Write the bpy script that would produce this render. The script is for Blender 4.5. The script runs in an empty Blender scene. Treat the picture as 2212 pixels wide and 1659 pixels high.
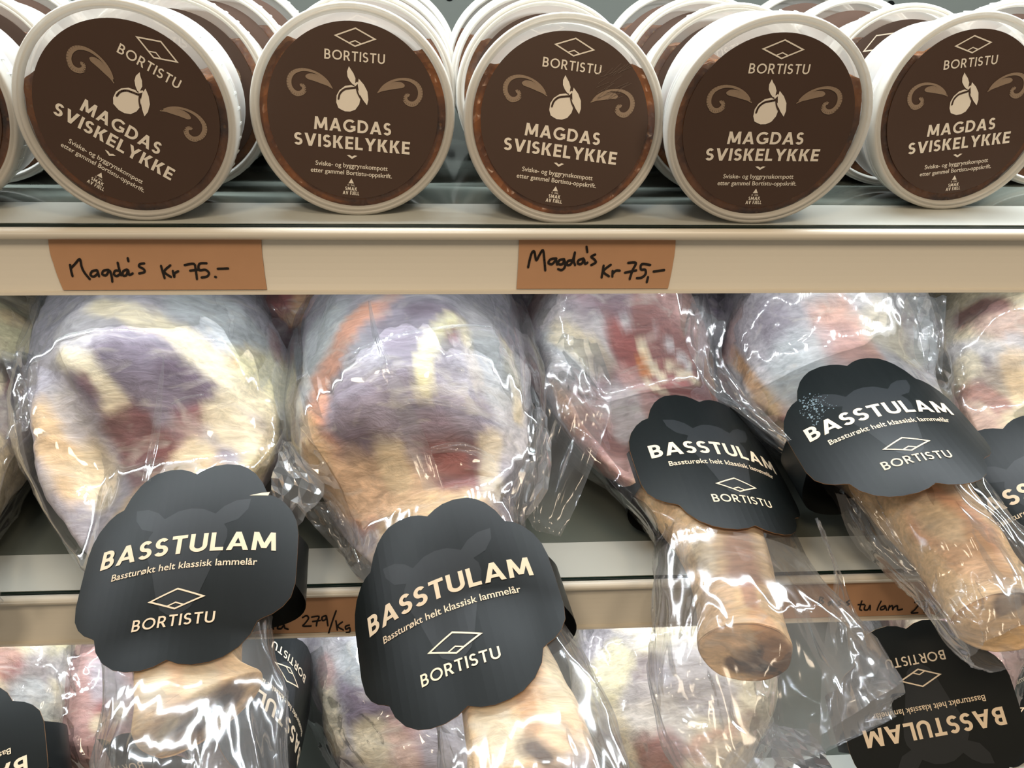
import bpy, bmesh, math, random
import numpy as np
from mathutils import Vector, Matrix, noise
from mathutils.bvhtree import BVHTree

# ------------------------------------------------------------------ camera, world, lights, exposure
SC = bpy.context.scene
COL = SC.collection
W, H, F = 2212, 1659, 1780.0
CAM = np.array([0.0, 0.0, 1.5])
PITCH, YAW, ROLL = (math.radians(a) for a in (29.0, 4.3, -1.5))
fw = np.array([math.sin(YAW)*math.cos(PITCH), math.cos(YAW)*math.cos(PITCH), -math.sin(PITCH)])
_r = np.array([math.cos(YAW), -math.sin(YAW), 0.0]); _u = np.cross(_r, fw)
rt = _r*math.cos(ROLL) - _u*math.sin(ROLL)
up = _r*math.sin(ROLL) + _u*math.cos(ROLL)
cd = bpy.data.cameras.new('camera'); cam = bpy.data.objects.new('camera', cd); COL.objects.link(cam)
cd.sensor_width = 36.0; cd.lens = F/W*36.0; cd.clip_start = 0.01
cam.matrix_world = Matrix([[rt[i], up[i], -fw[i], CAM[i]] for i in range(3)] + [[0, 0, 0, 1]])
SC.camera = cam
SC.view_settings.view_transform = 'Standard'; SC.view_settings.look = 'None'
SC.view_settings.gamma = 1.0; SC.view_settings.exposure = 0.0
SC.view_settings.use_curve_mapping = False
SC.cycles.transparent_max_bounces = 24; SC.cycles.max_bounces = 4
SC.cycles.diffuse_bounces = 2; SC.cycles.glossy_bounces = 2; SC.cycles.transmission_bounces = 2
SC.cycles.use_adaptive_sampling = True; SC.cycles.adaptive_threshold = 0.05; SC.cycles.time_limit = 900
SC.cycles.use_denoising = True
SC.cycles.caustics_reflective = False; SC.cycles.caustics_refractive = False
SC.cycles.sample_clamp_indirect = 4.0

wd = bpy.data.worlds.new('world'); SC.world = wd; wd.use_nodes = True
wd.node_tree.nodes['Background'].inputs[0].default_value = (1.0, 0.86, 0.70, 1)
wd.node_tree.nodes['Background'].inputs[1].default_value = 0.26

D = 0.472                       # front edge of every shelf (metres from the lens plane)
SHELF_Z = [1.5 - 0.1543, 1.5 - 0.4321, 1.5 - 0.7099]
BACK = 1.0

def area(name, loc, target, sx, sy, power, color):
    l = bpy.data.lights.new(name, 'AREA'); l.shape = 'RECTANGLE'; l.size = sx; l.size_y = sy
    l.energy = power; l.color = color
    o = bpy.data.objects.new(name, l); COL.objects.link(o); o.location = loc
    d = Vector(target) - Vector(loc); o.rotation_euler = d.to_track_quat('-Z', 'Y').to_euler()
    return o
COOL = (0.86, 0.94, 1.0); WARM = (1.0, 0.80, 0.58)
# LED tube of the cooler above the top shelf (the shelves' own LED strips are built with the shelves)
area('led_light_canopy', (0.1, 0.575, 1.5+0.135), (0.1, 0.64, 1.3), 1.7, 0.02, 12.0, COOL)
# warm ceiling lamps of the shop
area('shop_light', (-0.5, -1.0, 3.0), (0, 0.5, 1.2), 0.35, 0.35, 15.0, WARM)
area('shop_light', (0.8, -0.6, 3.0), (0, 0.5, 1.2), 0.35, 0.35, 12.0, WARM)

# ------------------------------------------------------------------ helpers
def S(*c):                      # sRGB 0-255 -> linear
    return tuple(((v/255)/12.92 if v/255 <= 0.04045 else ((v/255+0.055)/1.055)**2.4) for v in c)
def ray(px, py):
    return fw + rt*((px-W/2)/F) + up*((H/2-py)/F)
def at(px, py, Y):              # the point seen at a pixel on the plane y = Y
    d = ray(px, py); return CAM + d*(Y/d[1])
def project(P):
    v = np.asarray(P, float) - CAM; z = v@fw
    return np.stack([W/2+F*(v@rt)/z, H/2-F*(v@up)/z], -1)
def x_at(px, Y, Z):             # the x for which (x, Y, Z) is seen in pixel column px
    x = 0.0
    for _ in range(4):
        v = np.array([x, Y, Z]) - CAM; z = v@fw
        x += (px-(W/2+F*(v@rt)/z))*z/F
    return x
def tag_thing(o, label, cat, group=None):
    o['label'] = label; o['category'] = cat
    if group: o['group'] = group
    return o
def empty(name, loc, label, cat, group=None):
    o = bpy.data.objects.new(name, None); o.empty_display_size = 0.02; COL.objects.link(o)
    o.location = loc; return tag_thing(o, label, cat, group)
def link(name, me, parent=None, mats=None):
    o = bpy.data.objects.new(name, me); COL.objects.link(o)
    if mats is not None and not me.materials:
        for m in (mats if isinstance(mats, (list, tuple)) else [mats]): me.materials.append(m)
    if parent is not None:
        o.parent = parent
        if parent.parent is None: pm = Matrix.Translation(parent.location)
        else: pm = Matrix.Translation(parent.parent.location)
        o['_w'] = 1; del o['_w']
    return o
def mesh(name, verts, faces, smooth=False):
    me = bpy.data.meshes.new(name); me.from_pydata([tuple(map(float, v)) for v in verts], [], faces)
    if smooth: me.polygons.foreach_set('use_smooth', [True]*len(me.polygons))
    me.update(); return me
def bm_mesh(name, bm, smooth=False):
    bmesh.ops.recalc_face_normals(bm, faces=bm.faces)
    me = bpy.data.meshes.new(name); bm.to_mesh(me); bm.free()
    if smooth: me.polygons.foreach_set('use_smooth', [True]*len(me.polygons))
    return me
def box(bm, x0, x1, y0, y1, z0, z1):
    v = [bm.verts.new((x, y, z)) for x in (x0, x1) for y in (y0, y1) for z in (z0, z1)]
    for f in ((0,1,3,2),(4,6,7,5),(0,4,5,1),(2,3,7,6),(0,2,6,4),(1,5,7,3)): bm.faces.new([v[i] for i in f])
def prism(bm, prof, x0, x1):    # closed (y,z) profile swept along x
    a = [bm.verts.new((x0, y, z)) for y, z in prof]; b = [bm.verts.new((x1, y, z)) for y, z in prof]
    n = len(prof)
    for i in range(n): bm.faces.new((a[i], a[(i+1) % n], b[(i+1) % n], b[i]))
    bm.faces.new(a); bm.faces.new(b[::-1])
def lathe(prof, n=72, axis_y=True, arc=None):   # (r, y) profile around the y axis
    vs, fs = [], []
    for r, y in prof:
        for k in range(n):
            a = 2*math.pi*k/n; vs.append((r*math.cos(a), y, r*math.sin(a)))
    for i in range(len(prof)-1):
        for k in range(n):
            fs.append((i*n+k, i*n+(k+1) % n, (i+1)*n+(k+1) % n, (i+1)*n+k))
    return vs, fs

# ------------------------------------------------------------------ materials
MATS = {}
def new_mat(name):
    m = bpy.data.materials.new(name); m.use_nodes = True; MATS[name] = m
    nt = m.node_tree; return m, nt, nt.nodes, nt.links, nt.nodes['Principled BSDF']
def plain(name, col, rough=0.5, spec=0.5, nscale=0, namp=0.0, bump=0.0, metal=0.0, trans=0.0):
    m, nt, N, L, P = new_mat(name)
    P.inputs['Base Color'].default_value = (*col, 1); P.inputs['Roughness'].default_value = rough
    P.inputs['Specular IOR Level'].default_value = spec; P.inputs['Metallic'].default_value = metal
    if nscale:
        tc = N.new('ShaderNodeTexCoord'); nz = N.new('ShaderNodeTexNoise'); nz.inputs['Scale'].default_value = nscale
        nz.inputs['Detail'].default_value = 5; L.new(tc.outputs['Object'], nz.inputs['Vector'])
        if namp:
            mr = N.new('ShaderNodeMapRange'); mr.inputs['To Min'].default_value = 1-namp; mr.inputs['To Max'].default_value = 1+namp
            L.new(nz.outputs['Fac'], mr.inputs['Value'])
            mx = N.new('ShaderNodeVectorMath'); mx.operation = 'SCALE'; mx.inputs[0].default_value = col
            L.new(mr.outputs[0], mx.inputs['Scale']); L.new(mx.outputs[0], P.inputs['Base Color'])
        if bump:
            b = N.new('ShaderNodeBump'); b.inputs['Strength'].default_value = bump; b.inputs['Distance'].default_value = 0.002
            L.new(nz.outputs['Fac'], b.inputs['Height']); L.new(b.outputs[0], P.inputs['Normal'])
    return m
plain('rail_white', S(226, 219, 203), 0.35, 0.5, 6, 0.03)
plain('rail_face', S(214, 209, 196), 0.4, 0.4, 8, 0.03)
plain('shelf_metal', S(100, 105, 97), 0.08, 0.6, 3, 0.05)
plain('shelf_strip', S(198, 200, 192), 0.22, 0.5, 10, 0.02)
plain('glass_edge', S(10, 30, 24), 0.15, 0.5)
plain('wall_grey', S(112, 114, 106), 0.4, 0.4, 14, 0.04)
plain('hole_black', S(12, 12, 12), 0.8, 0.1)
plain('kraft', S(178, 138, 106), 0.8, 0.15, 60, 0.06, 0.05)
plain('kraft_edge', S(150, 110, 75), 0.85, 0.1, 90, 0.1)
plain('ink', S(24, 17, 13), 0.6, 0.2)
plain('label_brown', S(76, 58, 48), 0.45, 0.3, 40, 0.05)
plain('print_cream', S(238, 229, 213), 0.5, 0.3)
plain('print_taupe', S(150, 130, 110), 0.5, 0.3)
plain('card_black', S(22, 26, 26), 0.40, 0.26, 30, 0.06, 0.02)
plain('card_head', S(43, 46, 48), 0.40, 0.30, 30, 0.05)
plain('print_tag', S(243, 222, 192), 0.5, 0.3)
plain('led_housing', S(225, 228, 228), 0.4)

def plastic(name, col, transp, transl, rough):
    m, nt, N, L, P = new_mat(name)
    P.inputs['Base Color'].default_value = (*col, 1); P.inputs['Roughness'].default_value = rough
    t = N.new('ShaderNodeBsdfTransparent'); t.inputs[0].default_value = (0.97, 0.97, 0.96, 1)
    tl = N.new('ShaderNodeBsdfTranslucent'); tl.inputs[0].default_value = (*col, 1)
    m1 = N.new('ShaderNodeMixShader'); m1.inputs[0].default_value = transl; L.new(P.outputs[0], m1.inputs[1]); L.new(tl.outputs[0], m1.inputs[2])
    m2 = N.new('ShaderNodeMixShader'); m2.inputs[0].default_value = transp; L.new(m1.outputs[0], m2.inputs[1]); L.new(t.outputs[0], m2.inputs[2])
    L.new(m2.outputs[0], N['Material Output'].inputs['Surface']); return m
plastic('tub_plastic', S(228, 228, 222), 0.22, 0.28, 0.3)
plastic('lid_plastic', S(226, 222, 212), 0.18, 0.3, 0.32)

def film(name, haze, bscale, bstr, tint=(0.975, 0.98, 0.985), stretch=(1, 1, 1), rough=0.06, gain=1.0):
    m, nt, N, L, P = new_mat(name); N.remove(P)
    tc = N.new('ShaderNodeTexCoord'); mp = N.new('ShaderNodeMapping'); mp.inputs['Scale'].default_value = stretch
    L.new(tc.outputs['Object'], mp.inputs['Vector'])
    nz = N.new('ShaderNodeTexNoise'); nz.inputs['Scale'].default_value = bscale; nz.inputs['Detail'].default_value = 1.0; nz.inputs['Distortion'].default_value = 1.2
    L.new(mp.outputs[0], nz.inputs['Vector'])
    b = N.new('ShaderNodeBump'); b.inputs['Strength'].default_value = bstr; b.inputs['Distance'].default_value = 0.012
    L.new(nz.outputs['Fac'], b.inputs['Height'])
    fr = N.new('ShaderNodeFresnel'); fr.inputs['IOR'].default_value = 1.5
    g = N.new('ShaderNodeBsdfGlossy'); g.inputs['Roughness'].default_value = rough; L.new(b.outputs[0], g.inputs['Normal'])
    t = N.new('ShaderNodeBsdfTransparent'); t.inputs[0].default_value = (*tint, 1)
    gm = N.new('ShaderNodeMath'); gm.operation = 'MULTIPLY_ADD'; gm.use_clamp = True; gm.inputs[1].default_value = gain; gm.inputs[2].default_value = 0.02
    L.new(fr.outputs[0], gm.inputs[0])
    m1 = N.new('ShaderNodeMixShader'); L.new(gm.outputs[0], m1.inputs[0]); L.new(t.outputs[0], m1.inputs[1]); L.new(g.outputs[0], m1.inputs[2])
    df = N.new('ShaderNodeBsdfDiffuse'); df.inputs[0].default_value = (0.85, 0.86, 0.88, 1)
    tl = N.new('ShaderNodeBsdfTranslucent'); tl.inputs[0].default_value = (0.85, 0.86, 0.88, 1)
    m0 = N.new('ShaderNodeMixShader'); m0.inputs[0].default_value = 0.5; L.new(df.outputs[0], m0.inputs[1]); L.new(tl.outputs[0], m0.inputs[2])
    m2 = N.new('ShaderNodeMixShader'); m2.inputs[0].default_value = haze; L.new(m1.outputs[0], m2.inputs[1]); L.new(m0.outputs[0], m2.inputs[2])
    L.new(m2.outputs[0], N['Material Output'].inputs['Surface']); return m
film('bag_film', 0.03, 24, 0.22, stretch=(1.3, 0.6, 1.0), rough=0.06, gain=0.5)
film('bag_tail', 0.10, 24, 0.22, stretch=(1.3, 0.5, 1.0), rough=0.11, gain=0.4)
film('bag_flap', 0.20, 18, 0.12, rough=0.07, gain=1.0)
film('lid_clear', 0.05, 14, 0.04, tint=(0.84, 0.79, 0.74), rough=0.12, gain=0.8)

def meat_mat(name):
    m, nt, N, L, P = new_mat(name)
    a = N.new('ShaderNodeVertexColor'); a.layer_name = 'Col'
    tc = N.new('ShaderNodeTexCoord'); mp = N.new('ShaderNodeMapping'); mp.inputs['Scale'].default_value = (1.0, 2.6, 2.2); mp.inputs['Rotation'].default_value = (0.2, 0.3, 0.9)
    L.new(tc.outputs['Object'], mp.inputs[0])
    n1 = N.new('ShaderNodeTexNoise'); n1.inputs['Scale'].default_value = 42; n1.inputs['Detail'].default_value = 4; n1.inputs['Roughness'].default_value = 0.65; n1.inputs['Distortion'].default_value = 0.6
    L.new(mp.outputs[0], n1.inputs['Vector'])
    r1 = N.new('ShaderNodeMapRange'); r1.inputs['From Min'].default_value = 0.3; r1.inputs['From Max'].default_value = 0.7; r1.inputs['To Min'].default_value = 0.74; r1.inputs['To Max'].default_value = 1.2
    L.new(n1.outputs['Fac'], r1.inputs[0])
    n2 = N.new('ShaderNodeTexNoise'); n2.inputs['Scale'].default_value = 24; n2.inputs['Detail'].default_value = 2; n2.inputs['Distortion'].default_value = 1.5; L.new(mp.outputs[0], n2.inputs['Vector'])
    r2 = N.new('ShaderNodeMapRange'); r2.inputs['From Min'].default_value = 0.55; r2.inputs['From Max'].default_value = 0.75; r2.inputs['To Max'].default_value = 0.45
    L.new(n2.outputs['Fac'], r2.inputs[0])
    mp2 = N.new('ShaderNodeMapping'); mp2.inputs['Scale'].default_value = (0.5, 3.4, 3.0); mp2.inputs['Rotation'].default_value = (0.1, 0.2, 0.35); L.new(tc.outputs['Object'], mp2.inputs[0])
    n3 = N.new('ShaderNodeTexNoise'); n3.inputs['Scale'].default_value = 75; n3.inputs['Detail'].default_value = 2; n3.inputs['Distortion'].default_value = 0.8; L.new(mp2.outputs[0], n3.inputs['Vector'])
    r3 = N.new('ShaderNodeMapRange'); r3.inputs['From Min'].default_value = 0.3; r3.inputs['From Max'].default_value = 0.7; r3.inputs['To Min'].default_value = 0.8; r3.inputs['To Max'].default_value = 1.18; L.new(n3.outputs['Fac'], r3.inputs[0])
    mm = N.new('ShaderNodeMath'); mm.operation = 'MULTIPLY'; L.new(r1.outputs[0], mm.inputs[0]); L.new(r3.outputs[0], mm.inputs[1])
    s = N.new('ShaderNodeVectorMath'); s.operation = 'SCALE'; L.new(a.outputs['Color'], s.inputs[0]); L.new(mm.outputs[0], s.inputs['Scale'])
    mx = N.new('ShaderNodeMix'); mx.data_type = 'RGBA'; L.new(r2.outputs[0], mx.inputs['Factor']); L.new(s.outputs[0], mx.inputs['A']); mx.inputs['B'].default_value = (*S(216, 205, 190), 1)
    L.new(mx.outputs['Result'], P.inputs['Base Color'])
    P.inputs['Roughness'].default_value = 0.42; P.inputs['Specular IOR Level'].default_value = 0.4
    b = N.new('ShaderNodeBump'); b.inputs['Strength'].default_value = 0.25; b.inputs['Distance'].default_value = 0.004; L.new(n1.outputs['Fac'], b.inputs['Height']); L.new(b.outputs[0], P.inputs['Normal'])
    return m
meat_mat('meat')

def compote_mat():
    m, nt, N, L, P = new_mat('compote')
    tc = N.new('ShaderNodeTexCoord'); vo = N.new('ShaderNodeTexVoronoi'); vo.inputs['Scale'].default_value = 210
    nz = N.new('ShaderNodeTexNoise'); nz.inputs['Scale'].default_value = 46; nz.inputs['Detail'].default_value = 4
    L.new(tc.outputs['Object'], vo.inputs['Vector']); L.new(tc.outputs['Object'], nz.inputs['Vector'])
    cr = N.new('ShaderNodeValToRGB'); e = cr.color_ramp.elements; e[0].position = 0.36; e[0].color = (*S(96, 50, 18), 1); e[1].position = 0.66; e[1].color = (*S(206, 128, 52), 1)
    L.new(nz.outputs['Fac'], cr.inputs[0])
    r = N.new('ShaderNodeMapRange'); r.inputs['From Min'].default_value = 0.25; r.inputs['From Max'].default_value = 0.1; r.inputs['To Max'].default_value = 0.5; L.new(vo.outputs['Distance'], r.inputs[0])
    mx = N.new('ShaderNodeMix'); mx.data_type = 'RGBA'; L.new(r.outputs[0], mx.inputs['Factor']); L.new(cr.outputs[0], mx.inputs['A']); mx.inputs['B'].default_value = (*S(220, 164, 96), 1)
    L.new(mx.outputs['Result'], P.inputs['Base Color']); P.inputs['Roughness'].default_value = 0.25
    b = N.new('ShaderNodeBump'); b.inputs['Strength'].default_value = 0.5; b.inputs['Distance'].default_value = 0.003; L.new(vo.outputs['Distance'], b.inputs['Height']); L.new(b.outputs[0], P.inputs['Normal'])
compote_mat()
def led_mat():
    m, nt, N, L, P = new_mat('led_dot')
    P.inputs['Base Color'].default_value = (0.9, 0.95, 1, 1)
    P.inputs['Emission Color'].default_value = (0.88, 0.95, 1, 1); P.inputs['Emission Strength'].default_value = 410
led_mat()

# ------------------------------------------------------------------ lettering: geometric capitals built from strokes
def arc(cx, cy, rx, ry, a0, a1, w, n=14):
    out = []; pts = []
    for i in range(n+1):
        a = math.radians(a0+(a1-a0)*i/n); c, s = math.cos(a), math.sin(a)
        pts.append(((cx+(rx+w/2)*c, cy+(ry+w/2)*s), (cx+(rx-w/2)*c, cy+(ry-w/2)*s)))
    for i in range(n): out.append([pts[i][0], pts[i+1][0], pts[i+1][1], pts[i][1]])
    return out
def q(x0, x1, y0, y1): return [(x0, y0), (x1, y0), (x1, y1), (x0, y1)]
def dg(x0, y0, x1, y1, h): return [(x0-h/2, y0), (x0+h/2, y0), (x1+h/2, y1), (x1-h/2, y1)]
def glyph(c, w):
    h = w*1.12
    if c == 'I': return [q(0, w, 0, 1)], w
    if c == 'L': return [q(0, w, 0, 1), q(0, .52, 0, w)], .52
    if c == 'T': return [q(.31-w/2, .31+w/2, 0, 1), q(0, .62, 1-w, 1)], .62
    if c == 'E': return [q(0, w, 0, 1), q(0, .54, 0, w), q(0, .50, .5-w/2, .5+w/2), q(0, .54, 1-w, 1)], .54
    if c == 'F': return [q(0, w, 0, 1), q(0, .48, .46-w/2, .46+w/2), q(0, .52, 1-w, 1)], .52
    if c == 'J': return [q(.34-w, .34, .25, 1)] + arc(.34-w/2-.16, .25+.0, .16, .25-w/2, 0, -140, w, 8), .34
    if c == 'A': return [dg(h/2, 0, .43, 1, h), dg(.86-h/2, 0, .43, 1, h), q(.2, .66, .2, .2+w*.9)], .86
    if c == 'V': return [dg(.4, 0, h/2, 1, h), dg(.4, 0, .8-h/2, 1, h)], .8
    if c == 'M': return [dg(w/2, 0, w/2+.06, 1, w), dg(.98-w/2, 0, .92-w/2, 1, w), dg(.49, .12, w/2+.06, 1, h), dg(.49, .12, .92-w/2, 1, h)], .98
    if c == 'K': return [q(0, w, 0, 1), [(w*.8, .42), (w*.8+h*.9, .42+.0), (.66, 1), (.66-h*1.15, 1)], [(w+.06, .53), (w+.06+h*.55, .66), (.70, 0), (.70-h*1.2, 0)]], .70
    if c == 'Y': return [q(.38-w/2, .38+w/2, 0, .46), dg(.38, .42, h/2, 1, h), dg(.38, .42, .76-h/2, 1, h)], .76
    if c == 'U': return [q(0, w, .34, 1), q(.70-w, .70, .34, 1)] + arc(.35, .34, .35-w/2, .34-w/2, 180, 360, w), .70
    if c == 'O': return arc(.49, .5, .49-w/2, .5-w/2, 0, 360, w, 28), .98
    if c == 'D': return [q(0, w, 0, 1), q(w, .32, 0, w), q(w, .32, 1-w, 1)] + arc(.32, .5, .46-w/2, .5-w/2, -90, 90, w), .78
    if c == 'G': return arc(.49, .5, .49-w/2, .5-w/2, 48, 335, w, 24) + [q(.90-w, .90, .12, .52), q(.54, .90, .52-w, .52)], .92
    if c == 'S': return arc(.27, .75-w/4, .25-w/2+.02, .25-w/4, 32, 270, w) + arc(.27, .25+w/4, .27-w/2+.02, .25-w/4, 90, -150, w), .56
    if c == 'B': return ([q(0, w, 0, 1), q(w, .28, 1-w, 1), q(w, .32, .5-w/2, .5+w/2), q(w, .32, 0, w)] +
                         arc(.28, .75-w/4, .28-w/2, .25-w/4, -90, 90, w) + arc(.31, .25+w/4, .30-w/2, .25-w/4, -90, 90, w)), .61
    if c == 'R': return ([q(0, w, 0, 1), q(w, .29, 1-w, 1), q(w, .29, .45-w/2, .45+w/2)] +
                         arc(.29, .725-w/4, .29-w/2, .275-w/4, -90, 90, w) + [[(.24, .44), (.24+h, .44), (.66, 0), (.66-h*1.1, 0)]]), .64
    return [], .34
def caps(text, w, width, height, u0, v0, sp=.13):   # centred on u0, baseline v0
    polys, x = [], 0.0
    for c in text:
        g, adv = glyph(c, w)
        polys += [[(px+x, py) for px, py in p] for p in g]; x += adv+sp
    x -= sp; k = width/x
    return [[(u0+(px-x/2)*k, v0+py*height) for px, py in p] for p in polys]
_fc = {}
def small_text(text, width, u0, v0, weight=0.0):    # built-in font -> triangles centred on u0, baseline v0
    cu = bpy.data.curves.new('lettering', 'FONT'); cu.body = text; cu.size = 1.0; cu.offset = weight; cu.resolution_u = 3
    o = bpy.data.objects.new('lettering', cu); COL.objects.link(o)
    me = o.to_mesh(); vs = [tuple(v.co) for v in me.vertices]; fs = [tuple(p.vertices) for p in me.polygons]
    o.to_mesh_clear(); bpy.data.objects.remove(o); bpy.data.curves.remove(cu)
    x0 = min(v[0] for v in vs); x1 = max(v[0] for v in vs); k = width/(x1-x0)
    return [[(u0+(vs[i][0]-(x0+x1)/2)*k, v0+vs[i][1]*k) for i in f] for f in fs]
def diamond(hw, hh, u0, v0, t=0.16):
    def ring(hw, hh, cv, f):
        o = [(hw, 0), (0, hh), (-hw, 0), (0, -hh)]; i = [(a*f, b*f) for a, b in o]
        return [[(u0+o[k][0], cv+o[k][1]), (u0+o[(k+1) % 4][0], cv+o[(k+1) % 4][1]), (u0+i[(k+1) % 4][0], cv+i[(k+1) % 4][1]), (u0+i[k][0], cv+i[k][1])] for k in range(4)]
    return ring(hw, hh, v0, 1-t) + ring(hw*.36, hh*.36, v0-hh*.64, 1-t/.36*.8)
def flat_mesh(name, polys, scale, mapping, cut=None):   # polygons in (u,v) units -> mesh mapped onto a surface
    bm = bmesh.new()
    for i, p in enumerate(polys):     # each stroke a hair above the one before, so none coincide
        try: bm.faces.new([bm.verts.new((a*scale, b*scale, (i % 16)*4e-6)) for a, b in p])
        except ValueError: pass
    bmesh.ops.triangulate(bm, faces=bm.faces[:], ngon_method='EAR_CLIP')
    if cut:
        us = [v.co.x for v in bm.verts]; x = math.ceil(min(us)/cut)*cut
        while x < max(us):
            bmesh.ops.bisect_plane(bm, geom=bm.verts[:]+bm.edges[:]+bm.faces[:], plane_co=(x, 0, 0), plane_no=(1, 0, 0)); x += cut
    for v in bm.verts: v.co = mapping(v.co.x, v.co.y, v.co.z)
    me = bpy.data.meshes.new(name); bm.to_mesh(me); bm.free(); return me

# ------------------------------------------------------------------ the cooler: walls and shelves
XL, XR = -0.95, 1.15
def structure(name, me, mat):
    o = link(name, me, None, mat); o['kind'] = 'structure'; return o
bm = bmesh.new(); box(bm, XL, XR, BACK, BACK+0.02, 0.3, 2.0)
wall = structure('wall_back', bm_mesh('wall_back', bm), MATS['wall_grey'])
bm = bmesh.new(); box(bm, XL-0.02, XL, D+0.02, BACK+0.02, 0.3, 2.0); structure('wall_left', bm_mesh('wall_left', bm), MATS['wall_grey'])
bm = bmesh.new(); box(bm, XR, XR+0.02, D+0.02, BACK+0.02, 0.3, 2.0); structure('wall_right', bm_mesh('wall_right', bm), MATS['wall_grey'])
vs, fs = lathe([(0.0001, -0.0006), (0.005, -0.0006), (0.005, 0.0)], 16)
hole_me = mesh('hole', vs, fs); hole_me.materials.append(MATS['hole_black'])
for i in range(14):
    for j in range(2):
        for off in (0.0, 0.03):
            o = link('hole', hole_me, wall); o.location = (x_at(970, BACK, 1.46)-0.75+0.125*i, BACK, 1.462-off-0.2*j)
bm = bmesh.new(); box(bm, XL, XR, 0.50, BACK+0.02, 1.5+0.15, 1.5+0.19); structure('ceiling', bm_mesh('canopy', bm), MATS['shelf_strip'])

def make_shelf(z, label):
    r = empty('display_shelf', (0, D, z), label, 'shelf')
    def part(name, bm, mat, smooth=False):
        me = bm_mesh(name, bm, smooth); me.transform(Matrix.Translation((0, -D, -z))); return link(name, me, r, mat)
    x0, x1 = XL+0.002, XR-0.002
    bm = bmesh.new(); box(bm, x0, x1, D+0.042, BACK-0.004, z-0.014, z); part('shelf_panel', bm, MATS['shelf_metal'])
    bm = bmesh.new(); box(bm, x0, x1, D+0.0015, D+0.0418, z-0.014, z); part('front_strip', bm, MATS['shelf_strip'])
    bm = bmesh.new(); box(bm, x0, x1, D-0.0006, D+0.0012, z-0.010, z-0.0002); part('dark_edge', bm, MATS['glass_edge'])
    # rounded nose of the price rail
    prof = [(D-0.001, z-0.0085)]
    for k in range(9):
        a = math.radians(250-k*22.5); prof.append((D-0.0035+0.0034*math.cos(a), z-0.0046+0.0034*math.sin(a)))
    prof += [(D-0.001, z-0.0016)]
    bm = bmesh.new(); prism(bm, prof, x0, x1); part('rail_nose', bm, MATS['rail_white'], True)
    face = [(D-0.0005-0.0115*t**1.6, z-0.0080-0.0290*t) for t in np.linspace(0, 1, 9)]
    prof = face + [(y+0.002, zz) for y, zz in face[::-1]]
    bm = bmesh.new(); prism(bm, prof, x0, x1); part('rail_face', bm, MATS['rail_face'])
    yb, zb = face[-1]
    bm = bmesh.new(); prism(bm, [(yb-0.0030, zb+0.0008), (yb-0.0034, zb-0.0008), (yb+0.003, zb-0.0012), (yb+0.003, zb+0.0004)], x0, x1); part('rail_lower_lip', bm, MATS['rail_white'])
    bm = bmesh.new(); box(bm, x0, x1, D+0.058, D+0.098, z-0.0245, z-0.0145); part('light_housing', bm, MATS['led_housing'])
    return face
FACE = {}
FACE[0] = make_shelf(SHELF_Z[0], 'cream metal shelf carrying the row of round tubs')
FACE[1] = make_shelf(SHELF_Z[1], 'cream metal shelf the four tagged lamb legs overhang')
FACE[2] = make_shelf(SHELF_Z[2], 'lowest cream metal shelf, under the upside-down black tags')

# rows of LED lamps under the front of the two upper shelves
led_me = mesh('led', [(-.0024, -.0023, -.0006), (-.0024, .0023, -.0014), (.0024, .0023, -.0014), (.0024, -.0023, -.0006)], [(0, 1, 2, 3)]); led_me.materials.append(MATS['led_dot'])
for s in (0, 1):
    r = empty('led_strip', (0, D+0.080, SHELF_Z[s]-0.0246), ['thin cool white light strip under the shelf of round tubs', 'thin cool white light strip under the shelf the tagged legs overhang'][s], 'light strip')
    bm = bmesh.new(); box(bm, -0.75, 0.95, -0.010, -0.002, -0.001, 0); link('circuit_strip', bm_mesh('strip', bm), r, MATS['led_housing'])
    for i in range(100):
        o = link('led', led_me, r); o.location = (-0.74+i*0.0168, -0.006, -0.001)

# ------------------------------------------------------------------ price labels with handwriting
def ribbon(pts, w):
    out = []
    P = [np.array(p, float) for p in pts]
    # smooth the polyline
    if len(P) > 2:
        Q = []
        for i in range(len(P)-1):
            p0 = P[max(i-1, 0)]; p1 = P[i]; p2 = P[i+1]; p3 = P[min(i+2, len(P)-1)]
            for t in (0, .25, .5, .75):
                Q.append(.5*((2*p1)+(p2-p0)*t+(2*p0-5*p1+4*p2-p3)*t*t+(3*p1-p0-3*p2+p3)*t**3))
        Q.append(P[-1]); P = Q
    for i in range(len(P)-1):
        d = P[i+1]-P[i]; L = np.hypot(*d)
        if L < 1e-9: continue
        d = d/L; n = np.array([-d[1], d[0]])*w/2
        out.append([P[i]+n, P[i]-n, P[i+1]-n, P[i+1]+n])
    for p in P:
        out.append([p+w/2*np.array([math.cos(a), math.sin(a)]) for a in np.arange(0, 6.28, math.pi/4)])
    return [[(float(a), float(b)) for a, b in f] for f in out]
def face_point(s, px, py, off=0.0):   # where the pixel's ray meets the price rail's face (bent profile)
    d = ray(px, py); best = None; f = FACE[s]
    for i in range(len(f)-1):
        (y0, z0), (y1, z1) = f[i], f[i+1]
        # solve CAM.z + d.z t = z, d.y t = y on the segment
        A = np.array([[d[1], -(y1-y0)], [d[2], -(z1-z0)]]); b = np.array([y0, z0-CAM[2]])
        t, k = np.linalg.solve(A, b)
        if best is None or abs(k-.5) < best[0]: best = (abs(k-.5), t, i+k)
    P = CAM+d*best[1]; return P[0], best[2]/(len(f)-1)
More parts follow.
